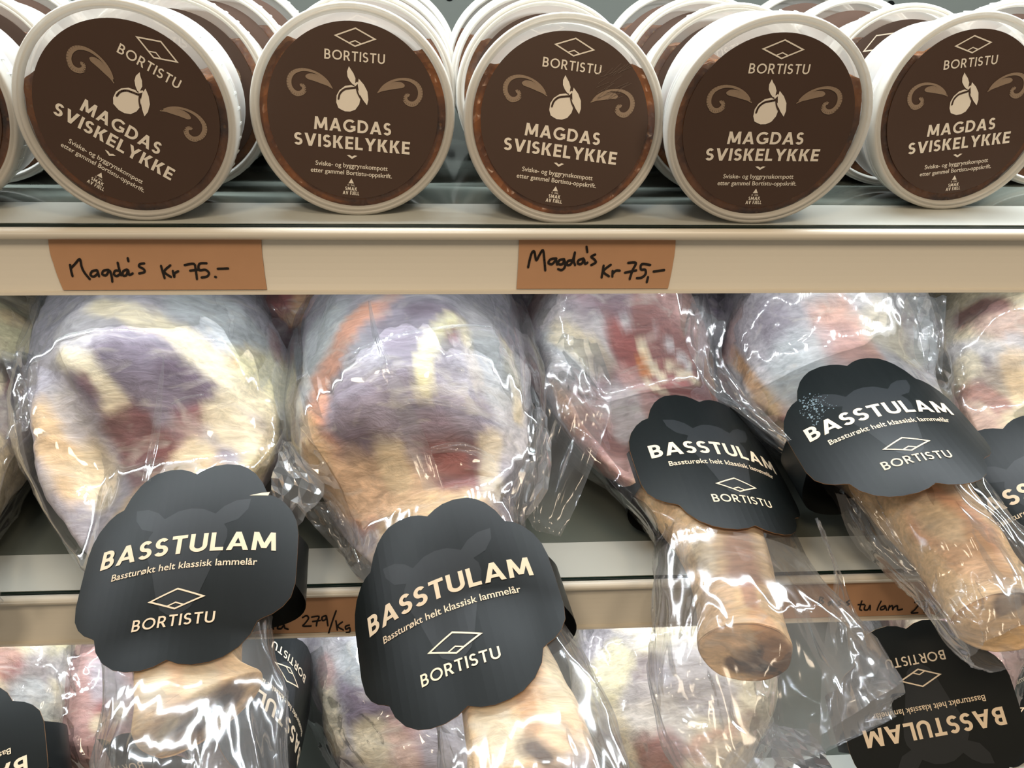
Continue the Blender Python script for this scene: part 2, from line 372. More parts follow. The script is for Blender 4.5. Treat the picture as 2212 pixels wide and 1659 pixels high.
def make_price_label(s, corners, strokes, label, lw):
    z = SHELF_Z[s]; f = np.array(FACE[s])
    def on(x, t, off):
        t = min(max(t, 0), 1)*(len(f)-1); i = min(int(t), len(f)-2); k = t-i
        y, zz = f[i]+(f[i+1]-f[i])*k; return Vector((x, y-off*0.94, zz+off*0.34))
    xa0, xa1, xb0, xb1 = corners    # x at the top (left,right) and at the bottom (left,right), pixels
    row_t, row_b = ((498, 640) if s == 0 else (1290, 1400))
    def edge(px0, px1, t):
        zz = f[min(int(t*(len(f)-1)), len(f)-1)]
        return x_at(px0+(px1-px0)*t**1.7, zz[0], zz[1])
    n, m = 12, 9; vs = []
    for j in range(m):
        t = 0.02+0.95*j/(m-1); a, b = edge(xa0, xb0, t), edge(xa1, xb1, t)
        for i in range(n+1): vs.append(on(a+(b-a)*i/n, t, 0.0009))
    vs2 = [v+Vector((0, 0.0004, -0.0001)) for v in vs]; N = len(vs)
    fs = [(j*(n+1)+i, (j+1)*(n+1)+i, (j+1)*(n+1)+i+1, j*(n+1)+i+1) for j in range(m-1) for i in range(n)]
    fs += [tuple(N+k for k in g[::-1]) for g in fs]
    c = sum(vs, Vector())/N
    r = empty('price_label', c, label, 'price label', 'kraft paper price labels')
    me = mesh('paper', vs+vs2, fs, True); me.transform(Matrix.Translation(-c)); link('paper', me, r, MATS['kraft'])
    polys = []
    for st in strokes:
        P = [face_point(s, *p) for p in st]
        polys += ribbon([(x, (1-t)*0.031) for x, t in P], lw)
    me = flat_mesh('handwriting', polys, 1.0, lambda u, v, o: on(u, 1-v/0.031, 0.0014+o)-c)
    link('handwriting', me, r, MATS['ink'])
def Z(o, s, *strokes): return [[(o[0]+x/s, o[1]+y/s) for x, y in st] for st in strokes]
make_price_label(0, (105, 565, 140, 578), Z((0, 0), 2.592,
    [(398,1482),(404,1515),(412,1545)], [(402,1502),(425,1478),(452,1450),(462,1490),(478,1525),(508,1562)],
    [(548,1512),(522,1518),(512,1538),(530,1548),(552,1530),(550,1514),(560,1546)], [(612,1510),(585,1515),(578,1535),(600,1540),(618,1514),(630,1545),(634,1576)],
    [(664,1470),(672,1505),(682,1540)], [(672,1515),(650,1515),(643,1535),(660,1545),(680,1530)], [(716,1508),(695,1518),(692,1540),(712,1540),(722,1512),(728,1538),(748,1530)],
    [(720,1445),(724,1462)], [(812,1474),(788,1478),(784,1492),(808,1505),(814,1522),(784,1530)],
    [(906,1488),(915,1520),(926,1556)], [(958,1485),(924,1520),(962,1550)], [(972,1516),(980,1550),(982,1530),(1002,1518)]) +
    Z((0, 480), 2.989, [(1197,276),(1256,268),(1268,305),(1276,366)], [(1232,312),(1292,304)], [(1338,264),(1292,268),(1290,308),(1330,306),(1354,328),(1340,350),(1306,356)],
    [(1393,352),(1399,354)], [(1410,300),(1477,298)]),
    'kraft price label reading Magda\'s kr 75 in one line, its lower left edge slanted', 0.0013)
make_price_label(0, (1121, 1459, 1115, 1441), Z((1000, 480), 2.989,
    [(420,290),(432,235),(445,195),(460,190),(472,245),(492,212),(515,180),(524,240),(530,310)], [(602,234),(566,238),(550,262),(574,270),(600,245),(606,272)],
    [(652,238),(622,244),(614,268),(640,270),(654,246),(656,288),(636,308),(613,302)], [(702,246),(676,250),(670,274),(695,270),(712,230),(721,195),(714,245),(722,276)],
    [(776,234),(746,244),(740,266),(764,268),(780,240),(786,268),(802,260)], [(796,158),(801,192)], [(852,208),(826,222),(844,238),(856,258),(826,276)],
    [(906,280),(900,318),(893,356)], [(952,274),(904,316),(940,348)], [(964,314),(962,350)], [(964,332),(985,312),(1010,312)],
    [(1064,262),(1114,262),(1092,310),(1074,366)], [(1044,325),(1116,310)], [(1206,275),(1152,270),(1146,304),(1174,306),(1176,334),(1152,356),(1120,360)],
    [(1192,354),(1184,386)], [(1228,318),(1296,308)]),
    'kraft price label with kr 75 written lower than Magda\'s, below the tubs', 0.0014)
make_price_label(1, (555, 800, 548, 806), Z((540, 1260), 4.159,
    [(168,366),(150,385),(170,402),(200,372),(214,404)], [(262,366),(250,398),(284,400),(308,368),(316,394),(346,406)],
    [(476,300),(510,284),(530,306),(500,350),(480,376),(552,376)], [(558,296),(622,290),(606,336),(600,374)], [(566,336),(634,326)],
    [(684,284),(652,296),(654,326),(684,316),(690,288),(702,374)], [(776,240),(744,330),(708,442)], [(774,330),(780,370),(786,412)], [(832,340),(790,378),(840,412)],
    [(894,368),(860,380),(866,406),(896,390),(898,428),(868,436)]),
    'kraft price label reading 279/kg on the rail between two black tags', 0.0012)
make_price_label(1, (1640, 2075, 1636, 2080), Z((1760, 1240), 3.96,
    [(396,224),(382,270),(378,296),(394,304)], [(364,256),(416,254)], [(424,262),(416,298),(446,298),(466,262),(466,300)], [(560,226),(540,264),(526,302)],
    [(592,265),(562,276),(555,298),(586,292),(596,266),(606,302)], [(632,265),(620,302),(630,280),(656,264),(658,298),(672,276),(700,266),(702,300),(742,294)],
    [(848,238),(876,224),(884,250),(850,296),(818,326),(874,324)], [(906,226),(972,224),(950,270),(928,322)], [(902,276),(978,266)], [(1014,262),(984,278),(990,300),(1014,286),(1018,262),(1012,306)], [(1072,296),(1036,330),(1000,362)],
    [(40,190),(30,250),(70,235),(50,218),(66,200),(40,190)], [(140,225),(110,240),(118,262),(142,230),(150,262)], [(216,220),(190,235),(214,250),(186,266)], [(290,220),(266,235),(288,250),(262,266)]),
    'kraft price label handwritten tulam 279, partly covered by clear bags', 0.0012)

# ------------------------------------------------------------------ tubs
def cr(pts, n):                   # Catmull-Rom resampling of rows
    P = np.array(pts, float); out = []
    N = len(P)
    for k in range(n):
        s = k/(n-1)*(N-1); i = min(int(s), N-2); t = s-i
        p0, p1, p2, p3 = P[max(i-1, 0)], P[i], P[i+1], P[min(i+2, N-1)]
        out.append(.5*((2*p1)+(p2-p0)*t+(2*p0-5*p1+4*p2-p3)*t*t+(3*p1-p0-3*p2+p3)*t**3))
    return np.array(out)
TR = 0.059; LR = TR*0.832
tub_parts = {}
def tub_meshes():
    T = {}
    # local frame: lid faces -y, centre of the lid front at the origin
    vs, fs = lathe([(0.0536, 0.0034), (0.0540, 0.0012), (0.0548, 0.0002), (0.0556, 0.0), (0.0563, 0.0010), (0.0570, 0.0002), (0.0580, 0.0002), (0.0587, 0.0010), (TR, 0.0026), (TR, 0.0075), (0.0580, 0.0085), (0.0577, 0.0044), (0.0545, 0.0040), (0.0536, 0.0034)], 96)
    T['lid_rim'] = mesh('lid_rim', vs, fs, True); T['lid_rim'].materials.append(MATS['lid_plastic'])
    vs, fs = lathe([(0.0538, 0.0034), (0.03, 0.0034), (0.00001, 0.0034)], 64); T['lid_window'] = mesh('lid_window', vs, fs, True); T['lid_window'].materials.append(MATS['lid_clear'])
    prof = [(0.0560, 0.0060), (0.0560, 0.0095), (0.0584, 0.0100), (0.0584, 0.0125), (0.0560, 0.0130), (0.0556, 0.0165), (0.0575, 0.0170), (0.0575, 0.0188), (0.0552, 0.0192), (0.0520, 0.054), (0.0500, 0.056), (0.00001, 0.056)]
    vs, fs = lathe(prof, 72); T['tub_body'] = mesh('tub_body', vs, fs, True); T['tub_body'].materials.append(MATS['tub_plastic'])
    # little ribs on the collar
    bm = bmesh.new()
    for k in range(26):
        a = math.radians(-100+k*8)
        M = Matrix.Rotation(-a, 4, 'Y')
        b2 = [M@Vector(p) for p in ((0.0574, 0.0050, -0.0006), (0.0590, 0.0050, -0.0006), (0.0590, 0.0126, -0.0006), (0.0574, 0.0126, -0.0006), (0.0574, 0.0050, 0.0006), (0.0590, 0.0050, 0.0006), (0.0590, 0.0126, 0.0006), (0.0574, 0.0126, 0.0006))]
        v = [bm.verts.new(p) for p in b2]
        for f in ((0,1,2,3),(7,6,5,4),(0,4,5,1),(1,5,6,2),(2,6,7,3),(3,7,4,0)): bm.faces.new([v[i] for i in f])
    T['collar_ribs'] = bm_mesh('collar_ribs', bm); T['collar_ribs'].materials.append(MATS['tub_plastic'])
    # label disc (thin, printed) just in front of the window
    vs, fs = lathe([(0.00001, 0.0026), (LR, 0.0026), (LR, 0.0030), (0.00001, 0.0030)], 96); T['label'] = mesh('label', vs, fs); T['label'].materials.append(MATS['label_brown'])
    pm = lambda u, v, o: Vector((u, 0.00235-o, v)); pm2 = lambda u, v, o: Vector((u, 0.00215-o, v))
    def P(name, polys, mat, mp=pm):
        me = flat_mesh(name, polys, LR, mp); me.materials.append(MATS[mat]); T[name] = me
    P('emblem', diamond(.245, .105, 0, .827), 'print_cream')
    P('brand_lettering', caps('BORTISTU', .15, .695, .108, 0, .566, .16), 'print_cream')
    P('title_lettering', caps('MAGDAS', .19, .908, .146, 0, -.228, .13) + caps('SVISKELYKKE', .19, 1.37, .146, 0, -.425, .13), 'print_cream')
    t = small_text('Sviske- og byggrynskompott', .862, 0, -.64, 0.012) + small_text('etter gammel Bortistu-oppskrift.', .973, 0, -.724, 0.012)
    P('tagline_lettering', t, 'print_cream')
    P('wing_mark', [[(-.063, -.495), (-.03, -.49), (0, -.508), (.03, -.49), (.063, -.495), (0, -.535)]], 'print_cream')
    P('quality_mark', [[(0, -.765), (-.032, -.823), (.032, -.823)]] + caps('OPPDAL', .16, .085, .022, 0, -.856, .2) + caps('SMAK', .2, .142, .042, 0, -.908, .15) + caps('AV FJELL', .2, .198, .042, 0, -.960, .13), 'print_cream')
    def zz(pts): return [((x-482)/479-.085*((651-y)/479), (651-y)/479) for x, y in pts]
    body = [(390,605),(394,568),(412,538),(445,513),(480,505),(505,515),(523,540),(528,570),(518,605),(495,635),(465,648),(435,649),(415,641),(400,634)]
    P('plum_print', [zz(body), zz([(472,408),(460,436),(461,462),(474,486),(490,503),(501,499),(505,468),(495,442),(481,425)]), zz([(523,468),(516,500),(521,545),(540,578),(562,606),(571,575),(568,532),(550,497)]), zz([(494,500),(500,512),(520,492),(514,485)])], 'print_cream')
    P('plum_groove', ribbon(zz([(404,585),(414,556),(440,532),(472,523),(503,517)]), .022) + ribbon(zz([(507,512),(514,545),(530,575)]), .018), 'label_brown', pm2)
    def taper(pts, ws):
        P2 = cr([(*p, w) for p, w in zip(zz(pts), ws)], 40); out = []
        for a, b in zip(P2[:-1], P2[1:]):
            d = (b-a)[:2]; d = d/(np.hypot(*d)+1e-9); nn = np.array([-d[1], d[0]])
            out.append([tuple(a[:2]+nn*a[2]/2), tuple(a[:2]-nn*a[2]/2), tuple(b[:2]-nn*b[2]/2), tuple(b[:2]+nn*b[2]/2)])
        return out
    L_ = taper([(372,530),(346,494),(306,466),(256,450),(205,450),(160,470),(137,505),(138,545),(162,572),(195,572),(216,550),(208,530),(195,533)], [.008,.018,.024,.028,.036,.048,.056,.054,.050,.048,.046,.040,.030])
    L_ += taper([(140,575),(170,588),(205,580),(228,560)], [.004,.014,.014,.004])
    L_ += taper([(374,534),(350,512),(322,499),(290,487),(262,482),(240,482),(228,482)], [.006,.045,.066,.078,.074,.055,.015])
    cx = .03
    P('scroll_print', L_, 'print_taupe')
    P('scroll_print_mirrored', [[(-a+cx, b) for a, b in p][::-1] for p in L_], 'print_taupe')
    return T
TUB = tub_meshes()
def compote_mesh(seed, fill):     # a bumpy half-filled disc behind the window, in the tub's upright frame
    rnd = random.Random(seed); n = 72
    def top(x): return fill + 0.006*noise.noise(Vector((x*40, seed*3.1, 0))) + 0.003*noise.noise(Vector((x*120, seed*1.7, 5)))
    vs, fs = [], []
    rows = 26
    for side, y in ((0, 0.0065), (1, 0.050)):
        R = 0.0548 if side == 0 else 0.0505
        for j in range(rows+1):
            t = j/rows
            for i in range(n+1):
                x = -R+2*R*i/n; lo = -math.sqrt(max(R*R-x*x, 0)); hi = min(-lo, top(x)); hi = max(hi, lo)
                yy = y + (0.0012*noise.noise(Vector((x*160, (lo+(hi-lo)*t)*160, seed))) if side == 0 else 0)
                vs.append((x, yy, lo+(hi-lo)*t))
    m = n+1
    for s in (0, 1):
        b = s*(rows+1)*m
        for j in range(rows):
            for i in range(n):
                f = (b+j*m+i, b+j*m+i+1, b+(j+1)*m+i+1, b+(j+1)*m+i); fs.append(f if s == 0 else f[::-1])
    o = (rows+1)*m
    for i in range(n):
        fs.append((rows*m+i, rows*m+i+1, o+rows*m+i+1, o+rows*m+i)); fs.append((i+1, i, o+i, o+i+1))
    me = mesh('compote', vs, fs, True); me.materials.append(MATS['compote']); return me
def make_tub(px, yb, tilt, roll, yaw, fill, label, group, prints=2, Yoff=None, seed=0, X=None):
    z = SHELF_Z[0]
    if X is None:
        d = ray(px, yb); t = (z-1.5)/d[2]; Y = d[1]*t if Yoff is None else Yoff
        X = x_at(px, Y+TR*math.sin(math.radians(tilt)), z+TR*math.cos(math.radians(tilt)))
    else: Y = Yoff
    ti = math.radians(tilt)
    c = Vector((X, Y+TR*math.sin(ti), z+TR*math.cos(ti)+0.0002))
    r = empty('compote_tub', c, label, 'tub', group)
    up_ = Matrix.Rotation(math.radians(yaw), 4, 'Z')@Matrix.Rotation(-ti, 4, 'X')
    rl = up_@Matrix.Rotation(math.radians(roll), 4, 'Y')
    def add(name, me, par=None, M=up_):
        o = link(name, me, par or r); o.matrix_basis = M if par is None else Matrix.Identity(4); return o
    add('lid_rim', TUB['lid_rim']); add('lid_window', TUB['lid_window']); add('tub_body', TUB['tub_body']); add('collar_ribs', TUB['collar_ribs'], None, rl)
    add('compote', compote_mesh(seed, fill))
    lb = add('label', TUB['label'], None, rl)
    if prints:
        for k in ('emblem', 'brand_lettering', 'title_lettering', 'tagline_lettering', 'wing_mark', 'quality_mark', 'plum_print', 'plum_groove', 'scroll_print', 'scroll_print_mirrored'):
            add(k.replace('_mirrored', ''), TUB[k], lb)
    return r, c
G1 = 'tubs standing along the shelf front'; G2 = 'tubs standing behind the front row'
front = [
 (272, .476, 0, 33, 0, 0.020, 'round compote tub whose brown label is turned steeply clockwise'),
 (762, .488, 10, 4.5, 0, 0.036, 'upright compote tub beside the steeply turned one, label slightly clockwise'),
 (1221, .4735, 16, 7, 0, 0.031, 'compote tub with scratched lid, standing above the two-line kraft price label'),
 (1663, .4735, -4, 0, 0, 0.029, 'compote tub with its label exactly level, overlapping the tub with scratched lid'),
 (2086, .504, 4, -6, 3, 0.034, 'compote tub set back from the rail, label tipped anticlockwise'),
]
FC = []
for i, (px, yb, ti, ro, ya, fi, lab) in enumerate(front):
    r, c = make_tub(px, 0, ti, ro, ya, fi, lab, G1, 2, yb, i+1); FC.append(c)
    if i == 2:                    # fine scratches on this lid's label
        rs = random.Random(3); sc_ = []
        for _ in range(26):
            u0, v0 = rs.uniform(.25, .6), rs.uniform(.28, .62); d = rs.uniform(.08, .22); a = rs.uniform(.45, .9)
            sc_ += ribbon([(u0, v0), (u0+d*math.cos(a), v0+d*math.sin(a))], .0035)
        plain('scratch', S(116, 100, 88), 0.5, 0.3)
        lb = [o for o in r.children if o.name.startswith('label')][0]
        link('scratches', flat_mesh('scratches', sc_, LR, lambda u, v, o: Vector((u, .0022-o, v))), lb, MATS['scratch'])
make_tub(-205, 462, 4, 10, 0, 0.03, 'compote tub left of the steeply turned one, only its rim in view', G1, 2, None, 7)
behind = ['steeply turned one', 'slightly clockwise one', 'one with scratched lid', 'exactly level one', 'one set back from the rail']
xo = [0.006, 0.001, -0.004, -0.003, -0.012]
for row in (1, 2, 3):
    for i, c in enumerate(FC):
        rnd = random.Random(row*10+i)
        Y = c.y + 0.062*row + (0.0 if i != 4 else -0.01)
        make_tub(0, 0, 7, rnd.uniform(-40, 40), 0, 0.03+rnd.uniform(-.006, .01), 'compote tub %s behind the %s' % (['', 'directly', 'second in line', 'last in line'][row], behind[i]), G2, 2 if row == 1 else 0, Y, row*10+i, c.x+xo[i]*row)
for row in (1, 2):
    make_tub(0, 0, 6, 20*row, 0, 0.03, 'compote tub %s the far left tub whose rim alone shows' % ['', 'directly behind', 'second behind'][row], G2, 0, 0.49+0.062*row, 50+row, -0.30)
    make_tub(0, 0, 6, -20*row, 0, 0.03, 'compote tub %s the set-back tub with anticlockwise label, to its right' % ['', 'behind', 'farther behind'][row], G2, 0, 0.50+0.06*row, 60+row, 0.425-0.006*row)

# ------------------------------------------------------------------ lamb legs in clear bags with sleeve tags
def loft(st, n, m, disp, power=2.0, cap=True):
    """st rows: Y, Z, half width, half height, pixel column -> (verts, faces, uv)"""
    rows = [(x_at(p, y, z) if abs(p) > 3 else p, y, z, a, b) for y, z, a, b, p in st]
    R = cr(rows, n); R[:, 1] = np.minimum.accumulate(R[:, 1])-np.arange(n)*1e-6; R[:, 3:] = np.maximum(R[:, 3:], 0.0008)
    C = R[:, :3]; Tn = np.gradient(C, axis=0); Tn /= np.linalg.norm(Tn, axis=1)[:, None]
    Sd = np.cross(Tn, [0, 0, 1]); Sd /= np.linalg.norm(Sd, axis=1)[:, None]; Up = np.cross(Sd, Tn)
    a = np.arange(m)/m*2*math.pi; ca, sa = np.cos(a), np.sin(a)
    e = 2/power; ca2 = np.sign(ca)*np.abs(ca)**e; sa2 = np.sign(sa)*np.abs(sa)**e
    V = C[:, None]+Sd[:, None]*(ca2[None, :, None]*R[:, 3][:, None, None])+Up[:, None]*(sa2[None, :, None]*R[:, 4][:, None, None])
    Nn = Sd[:, None]*(ca[None, :, None])+Up[:, None]*(sa[None, :, None])
    d = np.zeros((n, m))
    for i in range(n):
        for j in range(m): d[i, j] = disp(i/(n-1), j/m, V[i, j], R[i])
    V = V+Nn*d[:, :, None]
    vs = V.reshape(-1, 3); fs = []
    for i in range(n-1):
        for j in range(m): fs.append((i*m+j, i*m+(j+1) % m, (i+1)*m+(j+1) % m, (i+1)*m+j))
    if cap: fs += [tuple(range(m))[::-1], tuple((n-1)*m+j for j in range(m))]
    return vs, fs
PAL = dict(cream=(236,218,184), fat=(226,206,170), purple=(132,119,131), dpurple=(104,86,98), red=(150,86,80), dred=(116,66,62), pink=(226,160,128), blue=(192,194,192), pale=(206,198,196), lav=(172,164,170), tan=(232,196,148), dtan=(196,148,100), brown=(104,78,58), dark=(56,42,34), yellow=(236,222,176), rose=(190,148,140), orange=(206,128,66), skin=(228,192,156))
def paint(me, vs, fs, base, strokes, shelf_front):
    V = np.array(vs); N = len(V)
    bvh = BVHTree.FromPolygons([Vector(v) for v in vs], fs)
    c = np.tile(np.array(S(*PAL[base])), (N, 1))
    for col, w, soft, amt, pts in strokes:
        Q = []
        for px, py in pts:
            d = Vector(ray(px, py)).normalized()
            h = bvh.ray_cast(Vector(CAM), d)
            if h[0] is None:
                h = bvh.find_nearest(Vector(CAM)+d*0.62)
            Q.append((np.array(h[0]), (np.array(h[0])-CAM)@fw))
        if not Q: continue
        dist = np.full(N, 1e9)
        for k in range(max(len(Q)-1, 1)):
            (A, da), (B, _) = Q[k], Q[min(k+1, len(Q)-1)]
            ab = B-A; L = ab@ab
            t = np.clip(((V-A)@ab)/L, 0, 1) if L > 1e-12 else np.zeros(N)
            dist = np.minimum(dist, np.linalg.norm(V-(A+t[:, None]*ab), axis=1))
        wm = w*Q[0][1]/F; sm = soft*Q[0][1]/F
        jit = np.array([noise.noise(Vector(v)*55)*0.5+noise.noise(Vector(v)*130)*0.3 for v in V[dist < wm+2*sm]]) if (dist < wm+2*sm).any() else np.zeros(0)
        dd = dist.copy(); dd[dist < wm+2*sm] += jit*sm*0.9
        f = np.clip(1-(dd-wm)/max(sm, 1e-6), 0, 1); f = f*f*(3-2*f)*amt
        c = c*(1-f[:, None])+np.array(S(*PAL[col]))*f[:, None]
    if shelf_front:               # sawn bone end: dark, rough marrow face
        y0 = V[:, 1].min(); f = np.clip(1-(V[:, 1]-y0-.0025)/.004, 0, 1)
        nn = np.array([noise.noise(Vector(v)*90) for v in V]); cc = np.where((nn > .12)[:, None], np.array(S(150, 112, 78)), np.where((nn < -.25)[:, None], np.array(S(60, 46, 38)), np.array(S(112, 84, 62))))
        c = c*(1-f[:, None])+cc*f[:, None]
    at_ = me.color_attributes.new('Col', 'FLOAT_COLOR', 'POINT')
    at_.data.foreach_set('color', np.concatenate([c, np.ones((N, 1))], 1).ravel().astype(np.float32))

# ---- sleeve tags: scalloped black card bent round the shank
TT = 0.118
HALF = [(0,.548),(.05,.578),(.1,.597),(.17,.606),(.252,.597),(.30,.572),(.345,.535),(.393,.467),(.428,.385),(.475,.372),(.525,.338),(.575,.28),(.607,.21),(.621,.13),(.622,-.03),(.620,-.19),(.60,-.28),(.56,-.34),(.51,-.385),(.46,-.412),(.433,-.43),(.405,-.505),(.35,-.577),(.28,-.628),(.21,-.652),(.13,-.660),(.06,-.648),(0,-.620)]
OUT = HALF + [(-a, b) for a, b in HALF[-2:0:-1]]
HEADR = [(0,.300),(.07,.290),(.145,.250),(.19,.300),(.255,.338),(.335,.350),(.325,.280),(.275,.207),(.20,.176),(.222,.14),(.226,.09),(.205,0),(.165,-.09),(.115,-.255),(.08,-.335),(.03,-.372),(0,-.376)]
HEAD = HEADR + [(-a, b) for a, b in HEADR[-2:0:-1]]
def rotvec(v):
    v = np.array(v, float); th = np.linalg.norm(v)+1e-12; k = v/th
    K = np.array([[0, -k[2], k[1]], [k[2], 0, -k[0]], [-k[1], k[0], 0]])
    return np.eye(3)+math.sin(th)*K+(1-math.cos(th))*K@K
def card_prints():
    s = {}
    s['title_lettering'] = (caps('BASSTULAM', .185, 1.0, .119, 0, 0, .12), 'print_tag', .0007)
    s['tagline_lettering'] = (small_text('Bassturøkt helt klassisk lammelår', .808, 0, -.095, 0.008), 'print_tag', .0007)
    s['brand_lettering'] = (caps('BORTISTU', .15, .43, .066, 0, -.437, .16), 'print_tag', .0007)
    s['emblem'] = (diamond(.154, .064, 0, -.278), 'print_tag', .0007)
    s['lamb_head_print'] = ([HEAD], 'card_head', .00042)
    return s
PR = card_prints()
_tagcache = {}
def make_tag(parent, pose, back=0.05, prints=True):
    M = rotvec(pose[:3]); T0 = np.array(pose[3:6])+CAM; k = pose[6] if abs(pose[6]) > 0.3 else 0.3
    key = round(k, 2)
    if key not in _tagcache:
        ms = {}
        def mp(off): return lambda u, v, o: Vector((math.sin(k*u)/k*(1+k*(off+o)), v, -(1-math.cos(k*u))/k+(off+o)*math.cos(k*u)))
        top = flat_mesh('card', [OUT], TT, mp(0.0003), 0.006)
        bm = bmesh.new(); bm.from_mesh(top)
        bmesh.ops.remove_doubles(bm, verts=bm.verts, dist=1e-7)
        g = bmesh.ops.extrude_face_region(bm, geom=bm.faces[:])
        for e in g['geom']:
            if isinstance(e, bmesh.types.BMVert): e.co.z -= 0.0006
        bmesh.ops.recalc_face_normals(bm, faces=bm.faces)
        for f in bm.faces: f.material_index = 0 if f.normal.z > 0.35 else 1
        me = bpy.data.meshes.new('card'); bm.to_mesh(me); bm.free(); me.materials.append(MATS['card_black']); me.materials.append(MATS['kraft_edge']); ms['card'] = me
        for n, (p, mat, off) in PR.items():
            x = flat_mesh(n, p, TT, mp(off), 0.005); x.materials.append(MATS[mat]); ms[n] = x
        # band that closes the sleeve behind the shank
        ue = .618*TT; xe = math.sin(k*ue)/k; ze = -(1-math.cos(k*ue))/k
        vs, fs = [], []; n = 28; mrow = 5
        for i in range(n+1):
            a = math.pi*i/n
            for j in range(mrow):
                wv = (.12+.04*math.sin(a))
                v = (-.03+(-1+2*j/(mrow-1))*(.165+.05*math.sin(a)))*TT
                vs.append((xe*(1+.22*math.sin(a))*math.copysign(abs(math.cos(a))**.6, math.cos(a)), v, ze-0.0004-back*math.sin(a)**.8))
        for i in range(n):
            for j in range(mrow-1): fs.append((i*mrow+j, i*mrow+j+1, (i+1)*mrow+j+1, (i+1)*mrow+j))
        b = mesh('sleeve_band', vs, fs, True); b.materials.append(MATS['card_black']); ms['sleeve_band'] = b
        _tagcache[key] = ms
    ms = _tagcache[key]
    base = parent.location
    o = link('tag', ms['card'], parent)
    o.matrix_basis = Matrix.Translation(Vector(T0)-base)@Matrix([[*M[i], 0] for i in range(3)]+[[0, 0, 0, 1]])
    o['label'] = 'black scalloped card tag with cream lettering'
    for n in list(PR)+['sleeve_band']:
        if not prints and n != 'sleeve_band': continue
        link(n, ms[n], o)
    return o

def press(vs, pose, margin):      # the sleeve squeezes what it holds: nothing stands proud of the card
    V = np.array(vs); M = rotvec(pose[:3]); T0 = np.array(pose[3:6])+CAM; k = pose[6] if abs(pose[6]) > 0.3 else 0.3
    L = (V-T0)@M; x, y, z = L[:, 0], L[:, 1], L[:, 2]+1/k
    r = np.hypot(x, z); u = np.arctan2(x, z)/k; h = r-1/k
    def sm(a, e0, e1): t = np.clip((np.abs(a)/TT-e0)/(e1-e0), 0, 1); return 1-t*t*(3-2*t)
    w = sm(u, .66, .95)*sm(y, .66, 1.35)
    w = np.where(np.abs(u) < TT*1.2, w, 0)
    h2 = np.where(h > -margin, h+(-margin-h)*w, h)
    L2 = np.stack([np.sin(u*k)*(h2+1/k), y, np.cos(u*k)*(h2+1/k)-1/k], -1)
    L2 = np.where((h > -margin)[:, None]&(w > 0)[:, None], L2, L)
    return L2@M.T+T0
def film_sheet(name, parent, left, right, mat, n=26, m=14, wr=0.004, seed=0):
    crumple = wr >= 0.003 and mat == 'bag_flap'
    if crumple: n, m = 11, 7
    A = cr([at(*p) for p in left], n); B = cr([at(*p) for p in right], n)
    vs = []
    base = np.array(parent.location)
    for i in range(n):
        for j in range(m+1):
            t = j/m; p = A[i]+(B[i]-A[i])*t
            nz = noise.noise(Vector((t*5, i*0.22, seed)))*0.7 + abs(noise.noise(Vector((t*9+i*.1, i*.45, seed+4))))*0.9 + (0.5-abs((t*2.5+i*.05) % 1-.5))*0.7
            p = p + np.array([0, -0.55, 0.8])*wr*(nz-.4)*2*min(1, 6*t+.2, 6*(1-t)+.2)
            vs.append(p-base)
    fs = [(i*(m+1)+j, i*(m+1)+j+1, (i+1)*(m+1)+j+1, (i+1)*(m+1)+j) for i in range(n-1) for j in range(m)]
    if crumple:
        rr = random.Random(int(seed*100)); vs = [v+np.array([rr.uniform(-1, 1), rr.uniform(-1, 1), rr.uniform(-1, 1)])*wr*.35 for v in vs]
        fs = [t for f in fs for t in ((f[0], f[1], f[2]), (f[0], f[2], f[3]))]
    me = mesh(name, vs, fs, not crumple); return link(name, me, parent, MATS[mat])

